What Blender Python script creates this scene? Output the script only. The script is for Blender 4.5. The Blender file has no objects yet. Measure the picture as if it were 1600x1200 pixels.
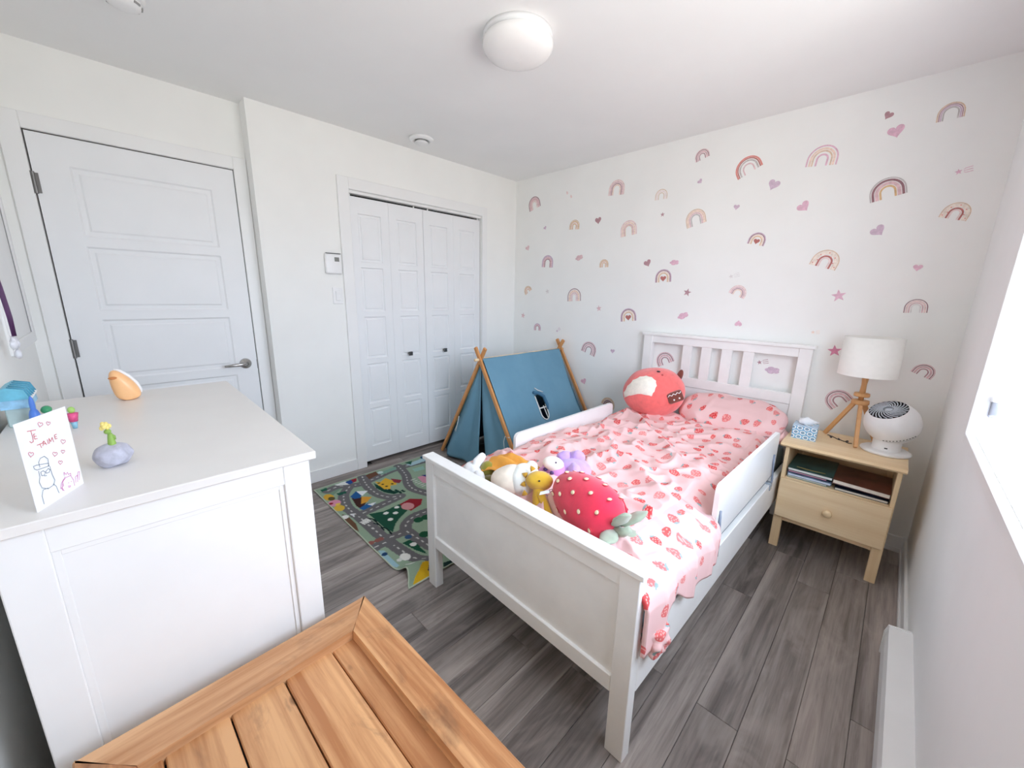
import bpy, bmesh, math, random
import numpy as np
from mathutils import Vector, Matrix, noise as mnoise

random.seed(7)
sc = bpy.context.scene
COL = sc.collection

# ------------------------------------------------------------------ camera
CAM = Vector((2.8674, -2.9248, 1.3709))
YAW, PITCH, ROLL, FPX = math.radians(44.526), math.radians(-12.8702), math.radians(1.1218), 608.4
_F = Vector((-math.sin(YAW)*math.cos(PITCH), math.cos(YAW)*math.cos(PITCH), math.sin(PITCH)))
_R0 = _F.cross(Vector((0, 0, 1))).normalized()
_U0 = _R0.cross(_F)
_R = math.cos(ROLL)*_R0 + math.sin(ROLL)*_U0
_U = -math.sin(ROLL)*_R0 + math.cos(ROLL)*_U0
cam_data = bpy.data.cameras.new('camera')
cam_data.sensor_fit = 'HORIZONTAL'
cam_data.sensor_width = 36.0
cam_data.lens = FPX*36.0/1600.0
cam_data.clip_start = 0.01
cam = bpy.data.objects.new('camera', cam_data)
COL.objects.link(cam)
_m = Matrix((_R, _U, -_F)).transposed().to_4x4()
_m.translation = CAM
cam.matrix_world = _m
sc.camera = cam

# ------------------------------------------------------------------ light and exposure
world = bpy.data.worlds.new('overcast_sky')
sc.world = world
world.use_nodes = True
_bg = world.node_tree.nodes['Background']
# blue-white overcast sky above the horizon, pale sunlit ground below it
_wn, _wl = world.node_tree.nodes, world.node_tree.links
_tc = _wn.new('ShaderNodeTexCoord'); _sx = _wn.new('ShaderNodeSeparateXYZ'); _mr = _wn.new('ShaderNodeMapRange'); _mx = _wn.new('ShaderNodeMix'); _mx.data_type = 'RGBA'
_wl.new(_tc.outputs['Generated'], _sx.inputs[0]); _wl.new(_sx.outputs[2], _mr.inputs['Value'])
_mr.inputs['From Min'].default_value = -0.12; _mr.inputs['From Max'].default_value = 0.12
_wl.new(_mr.outputs[0], _mx.inputs[0])
_mx.inputs[6].default_value = (0.76, 0.76, 0.725, 1)
_mx.inputs[7].default_value = (0.97, 1.12, 1.35, 1)
_wl.new(_mx.outputs[2], _bg.inputs['Color'])
_bg.inputs['Strength'].default_value = 7.7
sc.view_settings.view_transform = 'Standard'
sc.view_settings.look = 'None'
sc.view_settings.gamma = 1.0
sc.view_settings.use_curve_mapping = False
sc.view_settings.exposure = 0.41
sc.cycles.use_denoising = True
sc.cycles.max_bounces = 12
sc.cycles.diffuse_bounces = 9
sc.cycles.transparent_max_bounces = 8
sc.cycles.sample_clamp_indirect = 8.0

# room numbers (metres): closet wall at x=0, sticker wall at y=0, window wall at x=W
H, W, YB = 2.437, 3.095, -3.215
DX = -0.12                       # recessed wall with the entry door
WY0, WY1, WZ0, WZ1 = -2.48, -0.992, 0.954, 2.12   # window opening
WD = 0.24                        # depth of the window wall

_pl = bpy.data.lights.new('window_portal', 'AREA')
_pl.shape = 'RECTANGLE'
_pl.size, _pl.size_y = (WY1-WY0), (WZ1-WZ0)
_pl.cycles.is_portal = True
_po = bpy.data.objects.new('window_portal', _pl)
_po.location = (W+WD+0.02, (WY0+WY1)/2, (WZ0+WZ1)/2)
_po.rotation_euler = (math.pi/2, 0, math.pi/2)
COL.objects.link(_po)

def ray(px, py):
    return _R*((px-800)/FPX) + _U*(-(py-600)/FPX) + _F
def on(px, py, ax, val):
    """point seen at a photo pixel, on the plane ax = val (wall, floor or table top)"""
    v = ray(px, py); i = 'xyz'.index(ax)
    return CAM + v*((val-CAM[i])/v[i])

# ------------------------------------------------------------------ materials
MATS = {}
def srgb(r, g, b):
    f = lambda c: (c/255/12.92) if c/255 <= 0.04045 else ((c/255+0.055)/1.055)**2.4
    return (f(r), f(g), f(b), 1)
class NT:
    def __init__(s, name):
        s.m = bpy.data.materials.new(name); s.m.use_nodes = True
        s.t = s.m.node_tree; s.n = s.t.nodes; s.l = s.t.links
        s.b = s.n['Principled BSDF']
    def add(s, typ, **k):
        n = s.n.new(typ)
        for a, v in k.items(): setattr(n, a, v)
        return n
    def link(s, a, b): s.l.new(a, b)
    def val(s, sock, v):
        if hasattr(v, 'node'): s.link(v, sock)
        else: sock.default_value = v
    def math(s, op, a, b=0.0, c=0.0):
        n = s.add('ShaderNodeMath', operation=op)
        for i, v in enumerate((a, b, c)): s.val(n.inputs[i], v)
        return n.outputs[0]
    def vmath(s, op, a, b=(0, 0, 0)):
        n = s.add('ShaderNodeVectorMath', operation=op)
        s.val(n.inputs[0], a); s.val(n.inputs[1], b)
        return n.outputs['Value'] if op in ('LENGTH', 'DOT_PRODUCT', 'DISTANCE') else n.outputs[0]
    def mix(s, f, a, b):
        n = s.add('ShaderNodeMix', data_type='RGBA')
        s.val(n.inputs[0], f); s.val(n.inputs[6], a); s.val(n.inputs[7], b)
        return n.outputs[2]
    def ramp(s, f, stops):
        n = s.add('ShaderNodeValToRGB'); s.link(f, n.inputs[0]); e = n.color_ramp.elements
        while len(e) < len(stops): e.new(0.5)
        for el, (p, c) in zip(e, stops): el.position = p; el.color = c
        return n.outputs[0]
    def coord(s, which='Object'): return s.add('ShaderNodeTexCoord').outputs[which]
    def noise(s, vec, scale, detail=3.0, rough=0.55, out=0, dist=0.0):
        n = s.add('ShaderNodeTexNoise'); s.link(vec, n.inputs['Vector'])
        n.inputs['Scale'].default_value = scale; n.inputs['Detail'].default_value = detail
        n.inputs['Roughness'].default_value = rough; n.inputs['Distortion'].default_value = dist
        return n.outputs[out]
    def bump(s, h, strength=0.2, dist=0.002):
        n = s.add('ShaderNodeBump'); n.inputs['Strength'].default_value = strength
        n.inputs['Distance'].default_value = dist; s.link(h, n.inputs['Height'])
        s.link(n.outputs[0], s.b.inputs['Normal'])
def plain(name, rgb, rough=0.6, var=0.03, scale=20.0, bump=0.0, metal=0.0, fuzz=0.0, spec=0.5):
    """a plain paint, cloth or metal: colour with a little procedural mottling"""
    if name in MATS: return MATS[name]
    t = NT(name); c = srgb(*rgb); co = t.coord()
    nz = t.noise(co, scale)
    dk = tuple(max(0, x*(1-var*2)) for x in c[:3])+(1,)
    lt = tuple(min(1, x*(1+var)) for x in c[:3])+(1,)
    t.link(t.ramp(nz, [(0.3, dk), (0.7, lt)]), t.b.inputs['Base Color'])
    t.b.inputs['Roughness'].default_value = rough
    t.b.inputs['Metallic'].default_value = metal
    t.b.inputs['Specular IOR Level'].default_value = spec
    if fuzz:
        t.b.inputs['Sheen Weight'].default_value = fuzz
        t.b.inputs['Sheen Roughness'].default_value = 0.6
    if bump: t.bump(t.noise(co, scale*6, 4), bump)
    MATS[name] = t.m
    return t.m
def wood(name, light, dark, axis='X', across=38.0, along=1.6, rough=0.5, knots=0.0, smear=0.0, var=0.12, contrast=1.0, flat=None, streak=0.0):
    if name in MATS: return MATS[name]
    t = NT(name); co = t.coord()
    rnd = t.add('ShaderNodeObjectInfo').outputs['Random']
    off = t.add('ShaderNodeCombineXYZ')
    t.link(t.math('MULTIPLY', rnd, 37.0), off.inputs[0]); t.link(t.math('MULTIPLY', rnd, 19.0), off.inputs[1]); t.link(t.math('MULTIPLY', rnd, 11.0), off.inputs[2])
    v = t.vmath('ADD', co, off.outputs[0])
    i = 'XYZ'.index(axis); sc_ = [across]*3; sc_[i] = along
    vs = t.vmath('MULTIPLY', v, tuple(sc_))
    big = t.noise(vs, 0.35, 3, 0.6, dist=0.8)
    fine = t.noise(vs, 2.2, 6, 0.65, dist=0.4)
    f = t.math('ADD', t.math('MULTIPLY', big, 0.65), t.math('MULTIPLY', fine, 0.35))
    a, b = 0.5-0.17/contrast, 0.5+0.17/contrast
    col = t.ramp(f, [(a, srgb(*dark)), (b, srgb(*light))])
    if streak:
        fs = [70.0]*3; fs[i] = 3.0
        gr = t.noise(t.vmath('MULTIPLY', v, tuple(fs)), 1.0, 4, 0.7, dist=0.6)
        col = t.mix(t.math('MULTIPLY', t.ramp(gr, [(0.45, (0, 0, 0, 1)), (0.75, (1, 1, 1, 1))]), streak), col, srgb(*[c_*0.6 for c_ in dark]))
        bl_ = t.noise(t.vmath('MULTIPLY', v, tuple(2.2 if j == i else 7.0 for j in range(3))), 1.0, 3, 0.6, dist=1.5)
        col = t.mix(t.math('MULTIPLY', t.ramp(bl_, [(0.5, (0, 0, 0, 1)), (0.72, (1, 1, 1, 1))]), 0.55), col, srgb(*light))
    hv = t.add('ShaderNodeHueSaturation'); t.link(col, hv.inputs['Color'])
    t.link(t.math('ADD', t.math('MULTIPLY', rnd, var*2), 1-var), hv.inputs['Value'])
    col = hv.outputs[0]
    if knots:
        ks = [9.0]*3; ks[i] = 4.5
        if flat is not None: ks[flat] = 0.0
        vo = t.add('ShaderNodeTexVoronoi'); t.link(t.vmath('MULTIPLY', v, tuple(ks)), vo.inputs['Vector']); vo.inputs['Scale'].default_value = knots
        k = t.ramp(vo.outputs['Distance'], [(0.05, (1, 1, 1, 1)), (0.09, (0, 0, 0, 1))])
        col = t.mix(t.math('MULTIPLY', k, 0.8), col, tuple(x*0.35 for x in srgb(*dark)[:3])+(1,))
    if smear:
        sm = t.noise(t.vmath('MULTIPLY', v, tuple(3.2 if j == i else 9.0 for j in range(3))), 1.0, 5, 0.65, dist=1.2)
        k = t.ramp(sm, [(0.54, (0, 0, 0, 1)), (0.70, (1, 1, 1, 1))])
        col = t.mix(t.math('MULTIPLY', k, smear), col, srgb(96, 68, 50))
    t.link(col, t.b.inputs['Base Color'])
    t.b.inputs['Roughness'].default_value = rough
    t.bump(fine, 0.15, 0.001)
    MATS[name] = t.m
    return t.m

M = {}
M['wall'] = plain('wall_paint', (244, 244, 241), 0.85, 0.012, 3.0, 0.03)
M['ceil'] = plain('ceiling_paint', (243, 243, 242), 0.9, 0.012, 2.0)
M['trim'] = plain('trim_paint', (240, 240, 239), 0.45, 0.01, 4.0)
M['door'] = plain('door_paint', (238, 239, 240), 0.5, 0.01, 4.0)
M['white'] = plain('white_lacquer', (240, 240, 239), 0.38, 0.012, 6.0)
M['bedwhite'] = plain('white_stained_wood', (243, 243, 241), 0.42, 0.02, 9.0, 0.04)
M['dtop'] = plain('dresser_top_lacquer', (232, 229, 225), 0.35, 0.012, 6.0)
M['plastic'] = plain('white_plastic', (240, 240, 240), 0.3, 0.01)
M['plastic_grey'] = plain('grey_plastic', (150, 150, 148), 0.4, 0.02)
M['dark'] = plain('dark_plastic', (45, 46, 50), 0.45, 0.03)
M['black'] = plain('black_gap', (18, 18, 20), 0.8, 0.03)
M['chrome'] = plain('brushed_nickel', (190, 188, 186), 0.22, 0.02, 30, metal=1.0)
M['steel'] = plain('dark_steel', (120, 118, 116), 0.35, 0.03, 30, metal=1.0)
M['closet'] = plain('closet_shadow_paint', (150, 148, 146), 0.9, 0.02)
M['pine'] = wood('clear_pine', (246, 222, 184), (230, 198, 152), 'X', 42, 1.3, 0.5, var=0.04)
M['pineZ'] = wood('clear_pine_upright', (244, 219, 180), (228, 195, 148), 'Z', 42, 1.3, 0.5, var=0.04, knots=0.6)
M['beech'] = wood('beech_pole', (214, 156, 96), (190, 126, 68), 'Z', 60, 2.0, 0.45, var=0.05)
M['lampwood'] = wood('lamp_beech', (216, 166, 112), (196, 140, 86), 'Z', 60, 2.0, 0.45, var=0.05)
M['oldX'] = wood('aged_pine_lengthways', (220, 168, 118), (172, 114, 70), 'X', 30, 1.5, 0.42, knots=1.0, smear=0.55, var=0.07, contrast=1.9, flat=2)
M['oldY'] = wood('aged_pine_crossways', (220, 172, 128), (182, 128, 84), 'Y', 30, 1.5, 0.42, knots=1.0, smear=0.4, var=0.05, contrast=1.8, flat=2)
M['floor'] = wood('grey_oak_vinyl', (178, 167, 160), (94, 85, 81), 'Y', 22, 1.0, 0.40, smear=0.0, var=0.20, contrast=1.15, flat=2, streak=0.45)
M['floor_base'] = plain('floor_joint', (104, 95, 90), 0.8)

# ------------------------------------------------------------------ mesh helpers
def vx(bm, pts): return [bm.verts.new(p) for p in pts]
def box(bm, x0, x1, y0, y1, z0, z1, bev=0.0, seg=1):
    x0, x1 = min(x0, x1), max(x0, x1); y0, y1 = min(y0, y1), max(y0, y1); z0, z1 = min(z0, z1), max(z0, z1)
    v = vx(bm, [(x, y, z) for z in (z0, z1) for y in (y0, y1) for x in (x0, x1)])
    fs = [bm.faces.new([v[i] for i in q]) for q in ((0, 2, 3, 1), (4, 5, 7, 6), (0, 1, 5, 4), (2, 6, 7, 3), (0, 4, 6, 2), (1, 3, 7, 5))]
    if bev:
        es = list({e for f in fs for e in f.edges})
        bmesh.ops.bevel(bm, geom=es, offset=bev, segments=seg, profile=0.5, affect='EDGES')
    return v
def beam(bm, a, b, w, d, up=(0, 0, 1), bev=0.0):
    """rectangular bar from a to b; w along side, d along the third direction"""
    a, b = Vector(a), Vector(b); t = (b-a).normalized(); s = t.cross(Vector(up))
    if s.length < 1e-4: s = t.cross(Vector((0, 1, 0)))
    s.normalize(); n = s.cross(t)
    v = vx(bm, [p + s*(w/2*i) + n*(d/2*j) for p in (a, b) for (i, j) in ((-1, -1), (1, -1), (1, 1), (-1, 1))])
    fs = [bm.faces.new([v[i] for i in q]) for q in ((0, 1, 2, 3), (7, 6, 5, 4), (0, 4, 5, 1), (1, 5, 6, 2), (2, 6, 7, 3), (3, 7, 4, 0))]
    bmesh.ops.recalc_face_normals(bm, faces=fs)
    if bev:
        bmesh.ops.bevel(bm, geom=list({e for f in fs for e in f.edges}), offset=bev, segments=1, affect='EDGES')
def tube(bm, pts, r, n=8, closed=False, caps=True):
    pts = [Vector(p) for p in pts]; rings = []; prev = None
    rs = r if isinstance(r, (list, tuple)) else [r]*len(pts)
    for i, p in enumerate(pts):
        q0 = pts[i-1] if (i > 0 or closed) else p; q1 = pts[(i+1) % len(pts)] if (i < len(pts)-1 or closed) else p
        t = (q1-q0).normalized()
        if prev is None:
            s = t.cross(Vector((0, 0, 1)))
            if s.length < 1e-3: s = t.cross(Vector((0, 1, 0)))
        else: s = prev - t*prev.dot(t)
        s.normalize(); prev = s; u = t.cross(s)
        rings.append(vx(bm, [p + (s*math.cos(2*math.pi*k/n) + u*math.sin(2*math.pi*k/n))*rs[i] for k in range(n)]))
    m = len(rings)
    for i in range(m if closed else m-1):
        A, B = rings[i], rings[(i+1) % m]
        for k in range(n): bm.faces.new((A[k], A[(k+1) % n], B[(k+1) % n], B[k]))
    if caps and not closed:
        bm.faces.new(rings[0][::-1]); bm.faces.new(rings[-1])
def lathe(bm, prof, n=32, mat4=None, cap=True):
    """profile of (radius, height) turned about z"""
    rings = []
    for r, z in prof:
        if r < 1e-6: rings.append(vx(bm, [(0, 0, z)]))
        else: rings.append(vx(bm, [(r*math.cos(2*math.pi*k/n), r*math.sin(2*math.pi*k/n), z) for k in range(n)]))
    for A, B in zip(rings, rings[1:]):
        for k in range(n):
            k2 = (k+1) % n
            if len(A) == 1 and len(B) == 1: continue
            if len(A) == 1: bm.faces.new((A[0], B[k2], B[k]))
            elif len(B) == 1: bm.faces.new((A[k], A[k2], B[0]))
            else: bm.faces.new((A[k], A[k2], B[k2], B[k]))
    if cap:
        if len(rings[0]) > 1: bm.faces.new(rings[0][::-1])
        if len(rings[-1]) > 1: bm.faces.new(rings[-1])
    vs = [v for R_ in rings for v in R_]
    if mat4 is not None: bmesh.ops.transform(bm, matrix=mat4, verts=vs)
    return vs
def ellipsoid(bm, c, r, nu=24, nv=14, mat3=None, wob=0.0, seed=0, pw=1.0):
    """soft body: an ellipsoid with optional lumps"""
    rings = []
    for j in range(nv+1):
        ph = math.pi*j/nv; row = []
        for i in range(1 if j in (0, nv) else nu):
            th = 2*math.pi*i/nu
            d = Vector((math.sin(ph)*math.cos(th), math.sin(ph)*math.sin(th), math.cos(ph)))
            k = 1 + (wob*mnoise.noise(d*1.7 + Vector((seed, seed*0.7, 0))) if wob else 0)
            p = Vector((d.x*r[0]*k, d.y*r[1]*k, d.z*r[2]*k))
            if mat3 is not None: p = mat3 @ p
            row.append(bm.verts.new(p + Vector(c)))
        rings.append(row)
    for A, B in zip(rings, rings[1:]):
        for k in range(nu):
            k2 = (k+1) % nu
            if len(A) == 1: bm.faces.new((A[0], B[k], B[k2]))
            elif len(B) == 1: bm.faces.new((A[k], B[0], A[k2]))
            else: bm.faces.new((A[k], B[k], B[k2], A[k2]))
def prism(bm, poly, h0, h1, f):
    """polygon (2-D points) swept from h0 to h1; f(a, b, h) gives the 3-D point"""
    A = vx(bm, [f(a, b, h0) for a, b in poly]); B = vx(bm, [f(a, b, h1) for a, b in poly])
    n = len(poly); fs = [bm.faces.new(A[::-1]), bm.faces.new(B)]
    for k in range(n): fs.append(bm.faces.new((A[k], A[(k+1) % n], B[(k+1) % n], B[k])))
    bmesh.ops.recalc_face_normals(bm, faces=fs)
def new(): return bmesh.new()
def obj(name, bm, mat, parent=None, smooth=False, shift=None):
    me = bpy.data.meshes.new(name)
    if shift is not None: bmesh.ops.translate(bm, vec=-Vector(shift), verts=bm.verts)
    bm.to_mesh(me); bm.free()
    for m in (mat if isinstance(mat, (list, tuple)) else [mat]): me.materials.append(m)
    if smooth: me.polygons.foreach_set('use_smooth', [True]*len(me.polygons))
    o = bpy.data.objects.new(name, me); COL.objects.link(o)
    if parent is not None: o.parent = parent
    return o
def tag(o, label, cat=None, group=None, kind=None):
    if label: o['label'] = label
    if cat: o['category'] = cat
    if group: o['group'] = group
    if kind: o['kind'] = kind
    return o
def thing(name, label, cat, loc=(0, 0, 0), rotz=0.0, group=None):
    o = bpy.data.objects.new(name, None); COL.objects.link(o); o.empty_display_size = 0.05
    o.location = loc; o.rotation_euler = (0, 0, rotz)
    return tag(o, label, cat, group)
def struct(name, bm, mat, label=None, smooth=False):
    o = obj(name, bm, mat, None, smooth); o['kind'] = 'structure'
    if label: o['label'] = label
    return o
def structE(name, label, loc=(0, 0, 0)):
    o = bpy.data.objects.new(name, None); COL.objects.link(o); o.location = loc
    o['kind'] = 'structure'; o['label'] = label
    return o
def smoothstep(a, b, x):
    t = max(0.0, min(1.0, (x-a)/(b-a))); return t*t*(3-2*t)
def bpart(name, parent, mat, *a, bev=0.0, smooth=False):
    """one box as one part"""
    bm = new(); box(bm, *a, bev=bev); return obj(name, bm, mat, parent, smooth)

# ================================================================== the room
bm = new(); box(bm, -0.9, W+WD, YB-0.12, 0.12, -0.12, -0.008)
floor = struct('floor', bm, M['floor_base'], 'grey brown wood plank floor')
PW = 0.129; x = 2.585 - 21*PW; row = 0
known = {20: -0.995, 22: -0.70, 21: -1.69, 23: -0.469}
while x < W:
    if x + PW > DX-0.02:
        y = known.get(row, -(random.random()*1.2)); y = y % 1.2 - 1.2
        y += 1.2*math.ceil((0.0 - y)/1.2)
        while y > YB:
            y0, y1 = max(y-1.2, YB), min(y, 0.0)
            x0, x1 = max(x, DX), min(x+PW, W)
            if y1-y0 > 0.01 and x1-x0 > 0.01:
                bm = new(); cx, cy = (x0+x1)/2, (y0+y1)/2
                box(bm, x0-cx+0.0006, x1-cx-0.0006, y0-cy+0.0006, y1-cy-0.0006, -0.008, 0.0, bev=0.0012)
                o = obj('plank', bm, M['floor'], floor); o.location = (cx, cy, 0)
            y -= 1.2
    x += PW; row += 1
bm = new(); box(bm, -0.9, W+WD, YB-0.12, 0.12, H, H+0.12)
struct('ceiling', bm, M['ceil'], 'flat white painted ceiling')
bm = new(); box(bm, -0.9, W+WD, 0, 0.12, -0.1, H)
struct('wall_back', bm, M['wall'], 'white wall with rainbow and heart stickers')
bm = new(); box(bm, -0.9, W+WD, YB-0.12, YB, -0.1, H)
struct('wall_front', bm, M['wall'], 'white wall behind the dresser')
YJ = -2.2265; CY0, CY1, CZ = -1.661, -0.446, 2.062; EY0, EY1, EZ = -3.099, -2.297, 2.068
bm = new()
box(bm, DX, 0, YJ, CY0, 0, H); box(bm, DX, 0, CY1, 0, 0, H); box(bm, DX, 0, CY0, CY1, CZ, H)
struct('wall_left', bm, M['wall'], 'white wall around the closet doors')
bm = new()
box(bm, -0.9, DX, YB, EY0, 0, H); box(bm, -0.9, DX, EY1, CY0-0.02, 0, H); box(bm, -0.24, DX, EY0, EY1, EZ, H); box(bm, -0.9, -0.24, EY0, EY1, 0, H)
box(bm, -0.9, DX, CY1+0.02, 0, 0, H); box(bm, -0.9, DX, CY0-0.02, CY1+0.02, CZ+0.03, H); box(bm, -0.9, -0.75, CY0-0.02, CY1+0.02, 0, H)
struct('wall_entry', bm, M['wall'], 'white recessed wall around the entry door')
bm = new(); X0, X1 = W, W+WD
box(bm, X0, X1, WY1, 0, 0, H); box(bm, X0, X1, YB, WY0, 0, H); box(bm, X0, X1, WY0, WY1, 0, WZ0); box(bm, X0, X1, WY0, WY1, WZ1, H)
struct('wall_right', bm, plain('window_wall_paint', (243, 243, 242), 0.85, 0.012, 3.0, 0.03), 'white wall with the window')

# baseboards
bm = new(); box(bm, 0, 0.012, YJ, CY0-0.078, 0, 0.092, bev=0.003); struct('baseboard_left', bm, M['trim'], 'white baseboard beside the closet')
bm = new(); box(bm, 0, 0.012, CY1+0.06, -0.0, 0, 0.092, bev=0.003); struct('baseboard_corner', bm, M['trim'], 'white baseboard between closet and corner')
bm = new(); box(bm, 0.012, W, -0.012, 0, 0, 0.095, bev=0.003); box(bm, 0.012, W, -0.018, -0.0119, 0, 0.03, bev=0.004); struct('baseboard_back', bm, M['trim'], 'white baseboard under the sticker wall')
bm = new(); box(bm, W-0.012, W, YB, -0.012, 0, 0.095, bev=0.003); box(bm, W-0.02, W-0.0119, YB, -0.018, 0, 0.03, bev=0.004); struct('baseboard_right', bm, M['trim'], 'white baseboard under the window')
bm = new(); box(bm, DX, W-0.02, YB, YB+0.012, 0, 0.095, bev=0.003); struct('baseboard_front', bm, M['trim'], 'white baseboard behind the dresser')

# entry door with five flat panels
def panel_slab(bm, x, y0, y1, z0, z1, cols, rows, th=0.035, dep=0.007, bw=0.016):
    """door leaf facing +x whose face has sunk panels with sloped edges (cols/rows: lists of (a,b))"""
    ys = sorted({y0, y1, *[c for p in cols for c in p]}); zs = sorted({z0, z1, *[c for p in rows for c in p]})
    g = {}
    def P(y, z, xx): return bm.verts.new((xx, y, z))
    for i in range(len(ys)-1):
        for j in range(len(zs)-1):
            a, b, c, d = ys[i], ys[i+1], zs[j], zs[j+1]
            if (a, b) in cols and (c, d) in rows:
                o = [P(a, c, x), P(b, c, x), P(b, d, x), P(a, d, x)]
                q = [P(a+bw*.5, c+bw*.5, x-dep), P(b-bw*.5, c+bw*.5, x-dep), P(b-bw*.5, d-bw*.5, x-dep), P(a+bw*.5, d-bw*.5, x-dep)]
                r = [P(a+bw*1.6, c+bw*1.6, x-dep), P(b-bw*1.6, c+bw*1.6, x-dep), P(b-bw*1.6, d-bw*1.6, x-dep), P(a+bw*1.6, d-bw*1.6, x-dep)]
                s = [P(a+bw*2.1, c+bw*2.1, x-dep*.35), P(b-bw*2.1, c+bw*2.1, x-dep*.35), P(b-bw*2.1, d-bw*2.1, x-dep*.35), P(a+bw*2.1, d-bw*2.1, x-dep*.35)]
                for A, B in ((o, q), (q, r), (r, s)):
                    for k in range(4): bm.faces.new((A[k], A[(k+1) % 4], B[(k+1) % 4], B[k]))
                bm.faces.new(s)
            else:
                bm.faces.new((P(a, c, x), P(b, c, x), P(b, d, x), P(a, d, x)))
    v = [P(y0, z0, x), P(y1, z0, x), P(y1, z1, x), P(y0, z1, x)]; w = [P(y0, z0, x-th), P(y1, z0, x-th), P(y1, z1, x-th), P(y0, z1, x-th)]
    for k in range(4): bm.faces.new((v[k], w[k], w[(k+1) % 4], v[(k+1) % 4]))
    bm.faces.new(w[::-1])
d1 = structE('door_1', 'white five panel entry door with lever handle', (DX, (EY0+EY1)/2, 0)); sh = Vector((DX, (EY0+EY1)/2, 0))
bm = new(); pr = [(1.615, 1.935), (1.25, 1.568), (0.885, 1.203), (0.52, 0.838), (0.155, 0.473)]
panel_slab(bm, DX+0.004, EY0+0.006, EY1-0.004, 0.012, EZ-0.006, [(-2.972, -2.416)], pr)
obj('slab', bm, M['door'], d1, shift=sh)
bm = new()
cw = 0.07
for a in ((EY0-cw, EY0+0.0, 0, EZ+cw), (EY1-0.0, EY1+cw-0.001, 0, EZ+cw), (EY0, EY1, EZ, EZ+cw)):
    box(bm, DX, DX+0.014, a[0], a[1], a[2], a[3], bev=0.003)
obj('casing', bm, M['trim'], d1, shift=sh)
bm = new(); box(bm, DX-0.1, DX, EY0-0.001, EY0+0.003, 0, EZ); box(bm, DX-0.1, DX, EY1-0.002, EY1+0.001, 0, EZ); box(bm, DX-0.1, DX, EY0, EY1, EZ-0.003, EZ)
obj('jamb', bm, M['steel'], d1, shift=sh)
for z in (1.84, 1.06, 0.25):
    bm = new(); lathe(bm, [(0.0001, -0.05), (0.0075, -0.048), (0.0075, 0.048), (0.0001, 0.05)], 10, Matrix.Translation((DX+0.011, EY0+0.004, z)))
    box(bm, DX+0.004, DX+0.007, EY0+0.006, EY0+0.022, z-0.044, z+0.044)
    obj('hinge', bm, M['steel'], d1, shift=sh)
bm = new(); hy, hz = -2.366, 0.905
lathe(bm, [(0.033, 0.0), (0.033, 0.006), (0.026, 0.012), (0.013, 0.013), (0.012, 0.045), (0.0001, 0.046)], 24, Matrix.Translation((DX+0.004, hy, hz)) @ Matrix.Rotation(math.pi/2, 4, 'Y'))
hb = obj('handle', bm, M['chrome'], d1, True, shift=sh); hb['label'] = 'satin nickel lever handle'
bm = new(); tube(bm, [(DX+0.045, hy+0.008, hz), (DX+0.05, hy-0.03, hz+0.001), (DX+0.05, hy-0.075, hz-0.001), (DX+0.044, hy-0.118, hz-0.004)], [0.011, 0.0105, 0.0095, 0.007], 10)
obj('lever', bm, M['chrome'], hb, True, shift=sh)
bm = new(); box(bm, DX+0.0035, DX+0.0055, EY1-0.0055, EY1-0.001, hz-0.04, hz+0.02); obj('latch_plate', bm, M['steel'], d1, shift=sh)

# closet bifold doors
d2 = structE('door_2', 'white bifold closet doors with small dark knobs', (0, (CY0+CY1)/2, 0)); sh2 = Vector((0, (CY0+CY1)/2, 0))
n4 = (CY1-CY0-0.012)/4
prz = [(1.585, 1.918), (1.228, 1.548), (0.868, 1.188), (0.506, 0.826), (0.15, 0.468)]
for k in range(4):
    a = CY0+0.005+k*n4+(0.002 if k >= 2 else 0); b = a+n4-0.0012
    bm = new(); panel_slab(bm, -0.02, a, b, 0.03, 2.026, [(round(a+0.062, 4), round(b-0.062, 4))], prz, dep=0.008, bw=0.011)
    lf = obj('leaf', bm, M['door'], d2, shift=sh2)
    if k in (1, 2):
        yk = -1.227 if k == 1 else -0.877
        bm = new(); box(bm, -0.02, 0.004, yk-0.008, yk+0.008, 0.872, 0.888); box(bm, 0.002, 0.018, yk-0.016, yk+0.016, 0.864, 0.896, bev=0.003)
        kn = obj('knob', bm, M['steel'], lf, shift=sh2)
bm = new()
for a in ((CY0-0.078, CY0, 0, CZ+0.076), (CY1, CY1+0.06, 0, CZ+0.076), (CY0, CY1, CZ, CZ+0.076)):
    box(bm, 0.0, 0.014, a[0], a[1], a[2], a[3], bev=0.003)
obj('casing', bm, M['trim'], d2, shift=sh2)
bm = new(); box(bm, -0.055, -0.006, CY0+0.001, CY1-0.001, CZ-0.02, CZ-0.001); obj('track', bm, M['trim'], d2, shift=sh2)
for y in (CY0+0.02, -1.13, -1.0, CY1-0.025):
    bm = new(); box(bm, -0.036, -0.028, y-0.004, y+0.004, 2.02, CZ-0.015); obj('pivot_pin', bm, M['plastic'], d2, shift=sh2)
bm = new(); box(bm, -0.05, -0.015, CY0+0.004, CY0+0.05, 0.0, 0.012); obj('floor_bracket', bm, M['steel'], d2, shift=sh2)
bm = new(); box(bm, -0.12, -0.11, CY0, CY1, 0, CZ); obj('painted_closet_shade', bm, M['black'], d2, shift=sh2)  # black panel behind the leaves, painting in the darkness of the closet

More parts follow.
